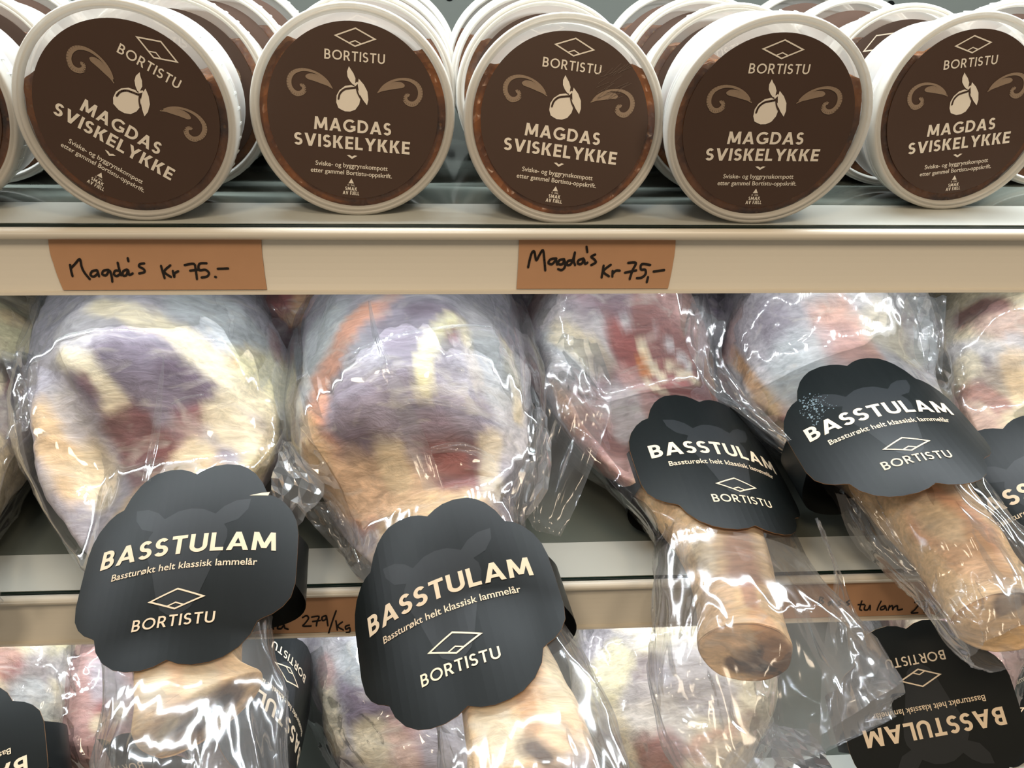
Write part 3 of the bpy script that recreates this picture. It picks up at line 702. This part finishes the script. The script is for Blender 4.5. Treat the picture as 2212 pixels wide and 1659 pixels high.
def on_bag(bvh, p):
    h = bvh.ray_cast(Vector(CAM), Vector(ray(*p)).normalized())[0]
    return (p[0], p[1], (h.y if h is not None else 0.55)-0.004)
def make_leg(label, st, base, strokes, bag=None, tagpose=None, seed=0, flaps=(), n=150, m=120, bump=1.0, group=None, tag_back=.05, cut=False, extra=None, shear=0):
    def disp(s, a, v, R):
        V = Vector(v); big = min(R[3], 0.09)
        return bump*(0.10*big*noise.noise(V*14+Vector((seed*7, 0, 0)))+0.06*big*noise.noise(V*34+Vector((0, seed*5, 0)))+0.018*big*noise.noise(V*95))
    vs, fs = loft(st, n, m, disp)
    if tagpose is not None: vs = press(vs, tagpose, 0.004)
    if shear:                     # obliquely sawn shank
        ye = vs[:, 1].min(); xc = x_at(st[-1][4], st[-1][0], st[-1][1]); k = np.clip(1-(vs[:, 1]-ye)/.05, 0, 1)
        vs = vs.copy(); vs[:, 1] += k*np.maximum(vs[:, 0]-xc+.022, 0)*shear
    mid = st[len(st)//2]; c = Vector((x_at(mid[4], mid[0], mid[1]) if abs(mid[4]) > 3 else mid[4], mid[0], mid[1]-mid[3]))
    r = empty('bagged_lamb_leg', c, label, 'lamb leg', group)
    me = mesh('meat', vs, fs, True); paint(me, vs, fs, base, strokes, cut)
    me.transform(Matrix.Translation(-c)); link('meat', me, r, MATS['meat'])
    if bag:
        def bd(s, a, v, R):
            V = Vector(v)
            w1 = 1-abs(noise.noise(Vector((a*11+seed, s*5, seed*2.0)))*2); w2 = 1-abs(noise.noise(Vector((a*26, s*9+seed, 3.0)))*2)
            w3 = noise.noise(V*26+Vector((seed*3, 0, 0)))
            return 0.0030*max(w1, 0)**4+0.0016*max(w2, 0)**3+0.0035*w3
        bv, bf = loft(bag, 190, 170, bd, 2.0, False)
        if tagpose is not None: bv = press(bv, tagpose, 0.0012)
        b = mesh('plastic_bag', bv, bf, True); b.transform(Matrix.Translation(-c)); link('plastic_bag', b, r, [MATS['bag_film'], MATS['bag_tail']])
        b.polygons.foreach_set('material_index', [1 if bv[f[0]][1] < 0.455 else 0 for f in bf])
    bvh_bag = BVHTree.FromPolygons([Vector(v) for v in bv], bf) if bag else None
    for k, fl in enumerate(flaps):
        if len(fl[0][0]) == 2:    # a fold lying on the bag
            fl = ([on_bag(bvh_bag, p) for p in fl[0]], [on_bag(bvh_bag, p) for p in fl[1]])+tuple(fl[2:])
        film_sheet('bag_flap', r, fl[0], fl[1], fl[2] if len(fl) > 2 else 'bag_flap', wr=fl[3] if len(fl) > 3 else .004, seed=seed+k*1.7)
    if tagpose is not None:
        t = make_tag(r, tagpose, tag_back)
        if extra:
            k = tagpose[6]
            for nm, polys, mat in extra:
                e = flat_mesh(nm, polys, TT, lambda u, v, o: Vector((math.sin(k*u)/k, v, -(1-math.cos(k*u))/k+.0006+o)), .005)
                link(nm, e, t, MATS[mat])
    return r
def Zm(h): return SHELF_Z[1]+h
def zb(st, off): return [(y, z+1.5, a, b, p) for y, z, a, b, p in st]
def grow(st, dw, dh, dz=0.0): return [(y, z+dz, a+dw, b+dh, p) for y, z, a, b, p in st]

GM = 'lamb legs on the shelf above'; GL = 'lamb legs on the lowest shelf'
# leg beside the 279/kg label (turned-up torn lobe on its tag)
stA = zb([(.885,-.36,.02,.015,372),(.86,-.355,.07,.05,372),(.81,-.35,.098,.075,368),(.73,-.343,.104,.088,366),(.66,-.341,.104,.090,360),(.60,-.344,.099,.087,355),(.55,-.355,.088,.075,358),(.51,-.371,.074,.058,360),(.48,-.386,.056,.043,375),(.45,-.397,.042,.033,390),(.41,-.404,.033,.027,405),(.37,-.408,.031,.025,414),(.345,-.412,.034,.027,420),(.338,-.412,.0335,.0265,421),(.334,-.412,.030,.023,421),(.333,-.412,.012,.010,421)], 0)
bgA = grow(stA[:10], .009, .006) + zb([(.41,-.404,.048,.034,405),(.37,-.410,.050,.034,412),(.33,-.416,.050,.033,418),(.29,-.424,.049,.026,424),(.25,-.434,.048,.018,428),(.21,-.446,.046,.012,430)], 0)
make_leg('bagged lamb leg with purple-grey muscle crossed by a cream fat band, torn tag lobe', stA, 'lav', [
 ('purple',50,40,.95,[(190,770),(290,765),(390,790),(450,835)]), ('dpurple',26,40,.8,[(380,800),(440,840),(400,870)]), ('purple',40,40,.8,[(240,840),(350,870)]),
 ('blue',48,40,.8,[(430,665),(520,720),(560,780)]), ('pale',50,50,.7,[(200,680),(150,720)]),
 ('cream',18,26,1,[(215,660),(300,685),(380,715),(430,760),(490,810),(560,880)]), ('cream',14,22,.95,[(135,770),(185,785),(225,830),(250,875)]),
 ('yellow',26,34,.95,[(612,700),(608,800),(590,900),(560,1000)]), ('cream',36,36,.9,[(520,870),(560,890)]), ('red',9,12,.6,[(172,812),(195,835)]), ('dpurple',14,20,.6,[(170,820),(200,860)]),
 ('red',10,14,.7,[(592,720),(600,775)]), ('orange',4,6,.9,[(482,772),(508,780)]), ('cream',11,5,1,[(525,760),(552,762)]),
 ('dred',38,34,.85,[(285,930),(310,985),(330,1040)]), ('red',20,30,.6,[(420,905),(385,950)]), ('dred',22,26,.8,[(350,960),(345,1040)]), ('purple',24,26,.6,[(540,920),(480,975)]),
 ('cream',26,30,.85,[(480,900),(540,960)]), ('fat',26,30,.9,[(420,985),(390,1050)]), ('tan',26,30,.85,[(105,900),(120,970),(180,1050)]), ('fat',24,30,.8,[(200,990),(230,1070)]), ('pale',18,24,.8,[(130,860),(170,930)]),
 ('tan',200,60,.95,[(400,1180),(420,1400)]), ('skin',60,30,.8,[(400,1440),(400,1540)]), ('cream',20,22,.8,[(330,1470),(370,1580)]), ('fat',20,22,.8,[(430,1450),(440,1490)]), ('brown',24,22,.95,[(500,1500),(440,1545),(400,1590)]), ('dark',8,10,.9,[(492,1508),(455,1535)]), ('dtan',14,14,.7,[(380,1600),(480,1580)]),
], bgA, [0.33392, -0.07588, 0.05691, -0.1822, 0.43505, -0.36793, 5.85049], 1, [
 ([(610,950,.54),(590,1020,.51),(580,1075,.49)], [(625,955,.54),(700,1050,.50),(640,1135,.475)], 'bag_flap', .004),
 ([(75,1030,.56),(110,1090,.53),(160,1150,.50)], [(160,1030,.53),(220,1080,.50),(225,1165,.48)], 'bag_tail', .003), ([(352,770),(335,880),(322,960),(305,1040)], [(356,770),(350,880),(342,960),(325,1040)], 'bag_tail', .0008), ([(370,870),(400,856),(440,850)], [(370,876),(402,862),(440,854)], 'bag_flap', .0006)], group=GM, shear=.75, extra=[('torn_edge', [[(.325,.372),(.39,.392),(.44,.402),(.432,.376)]], 'print_tag')])
# leg with the orange-pink streak, no tear, bone knuckle at the bottom
stB = zb([(.875,-.36,.02,.015,905),(.85,-.355,.065,.05,905),(.80,-.348,.088,.075,905),(.72,-.342,.096,.089,900),(.65,-.341,.098,.091,898),(.59,-.344,.097,.088,900),(.54,-.355,.088,.075,908),(.50,-.371,.074,.058,922),(.465,-.386,.056,.044,952),(.43,-.397,.042,.034,998),(.39,-.404,.034,.028,1055),(.35,-.407,.032,.026,1105),(.315,-.41,.036,.030,1142),(.292,-.413,.036,.030,1158),(.28,-.414,.025,.02,1163)], 0)
bgB = grow(stB[:10], .009, .006) + zb([(.39,-.405,.046,.036,1058),(.35,-.41,.048,.036,1112),(.31,-.413,.05,.036,1150),(.27,-.42,.05,.030,1175),(.23,-.432,.048,.018,1195)], 0)
make_leg('bagged lamb leg with an orange-pink streak and cream fat ribs, beside the 279/kg label', stB, 'lav', [
 ('blue',60,50,.9,[(690,720),(660,800),(650,900)]), ('pale',50,50,.8,[(1060,700),(1130,820),(1130,950)]), ('purple',50,50,.75,[(880,690),(900,780)]), ('dpurple',18,20,.7,[(900,665),(965,668)]),
 ('purple',55,50,.85,[(760,880),(740,960),(800,930)]), ('dpurple',40,40,.7,[(780,980),(820,1000)]), ('pink',16,22,.95,[(790,665),(740,740),(695,820),(680,900)]), ('pink',12,20,.6,[(845,640),(810,680)]),
 ('yellow',13,12,1,[(975,690),(930,740),(912,800),(915,850)]), ('cream',10,14,.9,[(1000,700),(1015,770),(1035,830)]), ('red',10,14,.7,[(980,720),(975,740)]), ('fat',8,12,.9,[(1090,740),(1110,820),(1120,900)]),
 ('blue',30,40,.6,[(1060,760),(1080,840)]), ('lav',40,30,.7,[(990,780),(1000,830)]), ('dred',34,34,.85,[(940,940),(1000,990)]), ('red',34,30,.8,[(960,1010),(990,1050)]), ('purple',30,30,.7,[(900,900),(1030,900)]), ('cream',16,22,.7,[(1060,960),(1065,1060)]),
 ('pink',30,40,.85,[(690,980),(740,1060),(800,1100)]), ('skin',50,50,.9,[(720,1040),(860,1060),(900,1130)]), ('tan',30,30,.7,[(660,930),(680,990)]), ('fat',20,25,.7,[(840,980),(860,1030)]),
 ('tan',180,60,.95,[(950,1230),(1100,1450)]), ('skin',50,30,.9,[(1180,1430),(1200,1560)]), ('cream',30,24,.8,[(1060,1550),(1110,1610)]), ('cream',22,24,.8,[(1190,1420),(1215,1500)]), ('dtan',14,16,.7,[(1130,1500),(1150,1570)]), ('dark',10,10,.95,[(1150,1615),(1180,1640)]), ('brown',16,20,.6,[(1140,1610),(1200,1655)]),
], bgB, [0.28047, -0.34288, 0.14526, -0.00969, 0.39311, -0.37242, 8.29177], 2, [
 ([(1150,870,.56),(1120,950,.53),(1085,1030,.50),(1080,1120,.48)], [(1175,885,.56),(1192,960,.53),(1185,1050,.50),(1130,1130,.48)], 'bag_flap', .004),
 ([(640,1090,.50),(690,1150,.48),(775,1235,.46)], [(720,1080,.49),(760,1140,.475),(800,1225,.455)], 'bag_tail', .003),
 ([(795,650),(805,730),(830,820),(880,960),(915,1060)], [(800,650),(820,728),(862,815),(922,950),(962,1060)], 'bag_tail', .0008), ([(730,775),(800,740),(900,712),(1000,700),(1060,705)], [(732,781),(802,748),(902,719),(1002,706),(1060,708)], 'bag_flap', .0006), ([(880,862),(960,862),(1040,880),(1120,915)], [(880,872),(960,878),(1042,900),(1118,928)], 'bag_flap', .001), ([(930,965),(1000,955),(1070,985)], [(932,980),(1000,978),(1068,1000)], 'bag_flap', .001)], group=GM)
# leg with red lean meat
stC = zb([(.875,-.36,.02,.015,1285),(.85,-.356,.06,.05,1290),(.79,-.35,.074,.075,1305),(.71,-.343,.079,.088,1325),(.645,-.344,.078,.086,1356),(.59,-.355,.070,.073,1408),(.545,-.374,.056,.053,1475),(.485,-.396,.037,.033,1542),(.445,-.402,.030,.027,1572),(.41,-.408,.0285,.025,1594),(.386,-.413,.030,.026,1608),(.380,-.414,.0295,.0255,1611),(.377,-.414,.026,.022,1612),(.376,-.414,.01,.008,1612)], 0)
bgC = grow(stC[:7], .009, .006) + zb([(.485,-.396,.052,.042,1560),(.445,-.403,.058,.040,1592),(.405,-.412,.068,.036,1625),(.365,-.424,.080,.030,1668),(.335,-.434,.082,.018,1715),(.318,-.440,.070,.006,1755)], 0)
make_leg('bagged lamb leg of dark red lean meat flecked with white fat, clear bag tail hanging', stC, 'rose', [
 ('dred',50,50,.75,[(1330,660),(1400,720),(1470,800),(1530,860)]), ('pale',40,40,.85,[(1180,680),(1230,720),(1280,740)]), ('blue',40,40,.7,[(1180,760),(1230,800)]), ('cream',20,20,.9,[(1215,720),(1270,760),(1300,790)]),
 ('purple',24,24,.6,[(1250,650),(1330,640)]), ('red',22,12,.95,[(1335,725),(1360,770)]), ('red',30,24,.8,[(1440,830),(1520,880)]), ('cream',4,9,.9,[(1382,738),(1392,765),(1410,800),(1430,812)]), ('pale',3,9,.8,[(1415,722),(1440,736),(1450,748)]), ('cream',4,9,.8,[(1445,796),(1475,806),(1505,824)]), ('pale',3,8,.8,[(1375,702),(1330,690),(1290,695)]), ('pale',3,8,.8,[(1460,760),(1490,790)]), ('cream',3,8,.7,[(1400,830),(1440,850)]),
 ('orange',9,8,.7,[(1388,785),(1392,800)]), ('dtan',26,30,.7,[(1190,860),(1230,920)]), ('dpurple',20,24,.6,[(1300,790),(1310,830)]), ('dred',30,30,.6,[(1240,930),(1330,960)]), ('pale',26,26,.7,[(1340,870),(1370,930)]),
 ('tan',150,50,.95,[(1540,1080),(1600,1320)]), ('red',20,26,.6,[(1600,1160),(1610,1240)]), ('skin',30,26,.7,[(1540,1280),(1570,1380)]), ('cream',12,16,.6,[(1500,1150),(1530,1230)]), ('red',12,14,.6,[(1615,1270),(1622,1300)]), ('orange',16,20,.4,[(1640,1330),(1670,1390)]), ('brown',20,14,.95,[(1590,1435),(1635,1432),(1680,1410)]), ('dark',8,10,.8,[(1600,1428),(1640,1425)]),
], bgC, [0.17524, 0.24582, 0.08797, 0.21012, 0.53419, -0.36378, 8.18809], 3, [
 ([(1215,720,.60),(1180,800,.57),(1170,900,.54),(1130,1060,.50),(1150,1140,.475)], [(1290,740,.60),(1320,830,.56),(1310,920,.53),(1250,1080,.49),(1210,1160,.47)], 'bag_tail', .005),
 ([(1760,1120,.47),(1800,1230,.43),(1780,1400,.38),(1770,1590,.33)], [(1770,1130,.47),(1830,1280,.43),(1890,1390,.38),(1952,1470,.34)], 'bag_tail', .004)], group=GM, cut=True)
# leg under the tag with a frosty scuff
_r2 = random.Random(5); SCUFF = []
for _ in range(150):
    cu, cv, w = _r2.gauss(-.36, .045), _r2.gauss(.27, .075), _r2.uniform(.002, .008); a0 = _r2.uniform(0, 3)
    SCUFF.append([(cu+w*math.cos(a0+t)*_r2.uniform(.5, 1.2), cv+w*math.sin(a0+t)*_r2.uniform(.5, 1.2)) for t in (0, 1.3, 2.6, 3.9, 5.2)])
plain('scuff', S(120, 136, 142), 0.6, 0.2)
stD = zb([(.855,-.35,.02,.015,1715),(.83,-.345,.07,.055,1720),(.77,-.338,.088,.085,1760),(.70,-.334,.092,.092,1772),(.64,-.336,.090,.088,1795),(.585,-.345,.078,.070,1840),(.525,-.362,.051,.043,1925),(.49,-.374,.039,.035,1982),(.455,-.386,.034,.031,2045),(.42,-.397,.032,.029,2110),(.396,-.402,.034,.028,2158),(.390,-.403,.0335,.0275,2166),(.387,-.403,.029,.023,2170),(.386,-.403,.01,.008,2172)], 0)
bgD = grow(stD[:7], .009, .006) + zb([(.49,-.374,.052,.042,1975),(.455,-.386,.052,.040,2035),(.42,-.396,.046,.035,2112),(.385,-.402,.044,.031,2178),(.365,-.403,.040,.020,2225)], 0)
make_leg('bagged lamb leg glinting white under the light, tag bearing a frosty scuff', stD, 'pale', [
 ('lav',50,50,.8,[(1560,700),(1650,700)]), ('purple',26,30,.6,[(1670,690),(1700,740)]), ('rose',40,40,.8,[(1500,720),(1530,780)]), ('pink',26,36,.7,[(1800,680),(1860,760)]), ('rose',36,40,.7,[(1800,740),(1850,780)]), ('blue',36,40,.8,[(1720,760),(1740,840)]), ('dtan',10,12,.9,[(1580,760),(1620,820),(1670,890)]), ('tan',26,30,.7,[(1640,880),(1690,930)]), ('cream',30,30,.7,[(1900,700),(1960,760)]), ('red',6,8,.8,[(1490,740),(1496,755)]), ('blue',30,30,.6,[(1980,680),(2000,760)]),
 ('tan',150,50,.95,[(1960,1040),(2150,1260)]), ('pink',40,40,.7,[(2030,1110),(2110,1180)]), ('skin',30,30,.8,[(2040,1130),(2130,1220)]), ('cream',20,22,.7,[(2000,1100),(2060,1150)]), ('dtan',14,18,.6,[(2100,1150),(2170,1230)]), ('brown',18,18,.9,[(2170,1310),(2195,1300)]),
], bgD, [0.15264, -0.17252, 0.05608, 0.32504, 0.51898, -0.31974, 8.03413], 4, [
 ([(1495,650,.62),(1480,730,.59),(1530,840,.56),(1580,880,.54),(1690,960,.52)], [(1570,700,.60),(1560,770,.58),(1600,830,.56),(1650,890,.54),(1710,950,.52)], 'bag_tail', .004),
 ([(1960,640,.62),(1985,720,.59),(2000,800,.57)], [(2045,640,.62),(2040,720,.59),(2035,810,.57)], 'bag_tail', .003),
 ([(1805,1065,.485),(1850,1180,.46),(1980,1285,.43),(2120,1350,.395)], [(1880,1085,.48),(1980,1180,.45),(2090,1270,.415),(2230,1380,.375)], 'bag_tail', .003)], group=GM, cut=True, extra=[('frosty_scuff', SCUFF, 'scuff')])
# leg cut by the right of the picture
stE = zb([(.855,-.36,.02,.015,2140),(.83,-.355,.065,.055,2150),(.77,-.345,.086,.085,2170),(.70,-.340,.090,.091,2190),(.64,-.343,.086,.087,2212),(.585,-.353,.072,.070,2245),(.525,-.37,.05,.044,2290),(.48,-.385,.036,.033,2340),(.43,-.395,.03,.028,2400),(.40,-.40,.03,.027,2440),(.39,-.40,.01,.01,2450)], 0)
bgE = grow(stE[:8], .008, .006) + zb([(.43,-.40,.05,.036,2400),(.38,-.41,.06,.02,2460)], 0)
posE = [0.3031, -0.385, 0.0602, 0.4558, 0.4883, -0.3712, 8.3]
make_leg('bagged lamb leg with maroon and cream stripes, its tag tucked under the scuffed one', stE, 'fat', [
 ('dred',16,16,.9,[(2075,690),(2110,670),(2160,660)]), ('red',12,14,.9,[(2080,710),(2100,705)]), ('cream',30,30,.8,[(2080,740),(2160,720)]), ('rose',30,30,.7,[(2150,690),(2210,720)]), ('pale',24,24,.9,[(2060,770),(2200,760)]), ('red',16,18,.8,[(2090,840),(2160,870)]), ('dpurple',18,20,.6,[(2120,800),(2190,830)]), ('rose',26,26,.7,[(2060,880),(2120,920)]), ('cream',16,20,.8,[(2090,790),(2060,830)]), ('tan',20,24,.7,[(2190,780),(2210,850)]),
], bgE, posE, 5, [], group=GM)
# leg cut by the left of the picture
st0 = zb([(.80,-.37,.02,.02,-60),(.77,-.365,.07,.055,-60),(.72,-.355,.088,.072,-70),(.65,-.355,.088,.072,-90),(.59,-.365,.072,.06,-110),(.53,-.38,.05,.045,-140),(.47,-.395,.034,.032,-170),(.41,-.40,.03,.027,-200),(.40,-.40,.01,.01,-205)], 0)
make_leg('bagged lamb leg of pale yellow fat with dark blotch, beside the torn-tag leg', st0, 'fat', [
 ('yellow',40,40,.9,[(30,680),(60,760)]), ('tan',18,20,.7,[(20,680),(50,690)]), ('dark',14,16,.9,[(10,790),(40,830)]), ('dred',16,16,.8,[(50,800),(30,850)]), ('purple',30,30,.7,[(20,890),(40,930)]),
], grow(st0[:7], .008, .006)+zb([(.42,-.40,.05,.03,-195)], 0), None, 6, [([(0,760,.585),(30,860,.56),(10,950,.53)], [(85,760,.585),(75,840,.56),(60,930,.53)], 'bag_tail', .004)], group=GM)
# two legs in the second row, seen only in the gaps
stN = zb([(.93,-.37,.05,.04,640),(.90,-.36,.085,.07,645),(.83,-.35,.09,.08,650),(.77,-.352,.088,.076,655),(.72,-.36,.06,.055,660),(.70,-.365,.02,.02,660)], 0)
make_leg('dark red lamb leg wedged behind the torn-tag leg and the orange-streaked leg', stN, 'dred', [('red',30,30,.8,[(640,660),(670,690)]), ('dtan',14,16,.8,[(655,650),(640,690)]), ('cream',6,8,.6,[(680,645),(690,670)])], grow(stN, .006, .005), None, 7, n=70, m=70, group=GM)
stN2 = zb([(.93,-.37,.05,.04,1475),(.90,-.36,.08,.07,1475),(.86,-.35,.07,.07,1470),(.80,-.352,.068,.068,1470),(.72,-.36,.055,.05,1475),(.70,-.365,.02,.02,1475)], 0)
make_leg('purple lamb leg wedged behind the dark red leg and the glinting one', stN2, 'purple', [('pale',30,30,.7,[(1470,680),(1500,700)]), ('red',12,14,.8,[(1485,740),(1495,760)])], grow(stN2, .006, .005), None, 8, n=70, m=70, group=GM)
stN3 = zb([(.93,-.37,.05,.04,1110),(.90,-.37,.07,.06,1110),(.83,-.365,.075,.065,1112),(.77,-.365,.07,.06,1115),(.73,-.37,.03,.03,1118)], 0)
make_leg('dim lamb leg wedged behind the orange-streaked leg and the dark red leg', stN3, 'dpurple', [], grow(stN3, .006, .005), None, 9, n=60, m=60, group=GM)

# ---- the lowest shelf
def low(label, st, base, strokes, pose=None, seed=0, flaps=(), bag=True):
    s = zb(st, 0); return make_leg(label, s, base, strokes, grow(s, .009, .007) if bag else None, pose, seed, flaps, 100, 90, 1.0, GL)
low('pale yellow lamb leg on the lowest shelf, beside the tag with upside-down Ba', [(.86,-.62,.05,.04,60),(.80,-.615,.085,.07,55),(.70,-.615,.09,.082,50),(.62,-.62,.085,.08,48),(.55,-.635,.07,.066,40),(.50,-.65,.045,.045,30),(.47,-.66,.02,.02,25)], 'fat',
 [('yellow',60,40,.8,[(100,1420),(130,1500)]), ('purple',30,36,.8,[(80,1450),(60,1480)]), ('red',26,26,.8,[(10,1430)]), ('pale',30,30,.7,[(150,1440),(160,1540)]), ('blue',24,24,.7,[(60,1500),(90,1540)])], None, 11)
low('narrow red and pink lamb leg on the lowest shelf, below the torn tag', [(.86,-.64,.03,.03,225),(.80,-.63,.05,.05,225),(.70,-.63,.052,.055,228),(.62,-.635,.05,.055,232),(.55,-.645,.045,.05,238),(.50,-.655,.035,.035,242),(.48,-.66,.015,.015,243)], 'rose',
 [('lav',24,24,.8,[(230,1450),(235,1500)]), ('red',14,16,.9,[(222,1530),(232,1570)]), ('cream',14,16,.8,[(215,1560),(250,1540)]), ('dred',10,12,.8,[(230,1540),(240,1585)])], None, 12)
low('cream and lavender lamb leg on the lowest shelf, under the 279/kg label', [(.87,-.63,.05,.04,810),(.80,-.62,.085,.07,815),(.70,-.62,.092,.08,830),(.62,-.622,.092,.08,850),(.55,-.632,.085,.07,880),(.50,-.645,.07,.055,905),(.46,-.655,.05,.045,925),(.43,-.66,.02,.02,930)], 'lav',
 [('pale',30,30,.9,[(700,1410),(720,1500)]), ('cream',24,26,.9,[(700,1500),(720,1600)]), ('rose',16,20,.8,[(695,1440),(705,1460)]), ('purple',40,36,.9,[(770,1470),(800,1540)]), ('dpurple',24,30,.7,[(780,1490),(850,1560)]), ('blue',24,30,.8,[(760,1420),(790,1440)]), ('cream',36,30,.9,[(800,1600),(850,1640)]), ('rose',24,30,.7,[(870,1580),(880,1640)])], None, 13)
low('cream and lilac lamb leg on the lowest shelf, behind the hanging clear bag tail', [(.87,-.63,.05,.04,1400),(.80,-.615,.095,.075,1410),(.70,-.615,.105,.085,1425),(.62,-.62,.105,.082,1435),(.55,-.632,.095,.07,1450),(.50,-.645,.08,.055,1460),(.46,-.655,.05,.045,1470),(.43,-.66,.02,.02,1475)], 'cream',
 [('lav',36,40,.9,[(1290,1390),(1330,1420)]), ('purple',30,30,.8,[(1340,1470),(1400,1460)]), ('lav',40,40,.8,[(1480,1440),(1540,1500)]), ('yellow',30,30,.8,[(1330,1430),(1300,1480)]), ('pale',40,40,.7,[(1400,1530),(1440,1580)]), ('red',30,30,.8,[(1410,1640),(1440,1620)]), ('rose',26,26,.8,[(1320,1620)]), ('pink',20,20,.7,[(1510,1620),(1600,1590)]), ('dred',16,20,.6,[(1620,1560)]), ('fat',30,30,.8,[(1620,1610),(1560,1650)])], None, 14,
 [([(1640,1560,.50),(1660,1610,.47),(1680,1665,.44)], [(1740,1575,.50),(1780,1620,.47),(1800,1665,.44)], 'bag_flap', .005)])
low('reddish lamb leg on the lowest shelf, above the upside-down tag with big lettering', [(.87,-.62,.05,.04,2040),(.80,-.61,.085,.07,2045),(.70,-.61,.09,.08,2050),(.62,-.62,.08,.07,2060),(.55,-.64,.05,.05,2070),(.50,-.65,.03,.03,2080)], 'rose',
 [('red',20,24,.8,[(2060,1360),(2090,1400)]), ('cream',26,26,.8,[(1990,1350)]), ('pale',16,16,.7,[(2110,1370)])], [-0.27766, -1.24246, 2.96245, 0.39296, 0.44379, -0.57121, -0.04183], 15)

# ---- legs of which little but the tag shows: the shank runs along the tag's own axis
def loose(label, pose, base, seed, rad=.026, length=.16, sink=.034):
    M = rotvec(pose[:3]); T0 = np.array(pose[3:6])+CAM; ax = M[:, 1]*(1 if M[1, 1] > 0 else -1)
    ax = np.array([ax[0], max(ax[1], .35), 0]); ax /= np.linalg.norm(ax); st = []
    for t, r in ((-.075, .2), (-.068, .8), (-.03, 1), (.0, 1), (.04, 1.05), (.08, 1.3), (.12, 1.5), (length, 1.5), (length+.03, 1.1), (length+.04, .3)):
        p = T0-M[:, 2]*sink+ax*t; z = max(p[2], SHELF_Z[2]+rad*r+.003)
        st.append((p[1], z, rad*r, rad*r, p[0]))
    st = st[::-1]
    return make_leg(label, st, base, [], grow(st, .006, .005), pose, seed, (), 70, 60, 1.0, GL)
loose('lamb leg whose black tag stands on edge behind the torn tag\'s shank', [1.607, -0.0307, 2.6625, -0.1489, 0.473, -0.5633, 10.16], 'lav', 16)
loose('lamb leg with upside-down tag showing the letters Ba, at the rail\'s far end', [-0.542, -0.6657, 3.3637, -0.3992, 0.4352, -0.6003, 3.63], 'fat', 17)
loose('lamb leg with upside-down tag low under the torn tag, brand lettering topmost', [-0.8145, -1.6953, 2.586, -0.2768, 0.4557, -0.6786, 5.42], 'rose', 18)
loose('lamb leg with sideways tag squeezed between two upside-down tags', [1.0594, -0.3578, 1.8911, -0.4298, 0.5258, -0.7353, 7.78], 'lav', 19)
loose('lamb leg with blue-lit tag reading LA beside the big upside-down tag', [0.827, -0.2942, 0.3159, 0.529, 0.5435, -0.6499, 5.02], 'pale', 20)
bpy.context.view_layer.update()
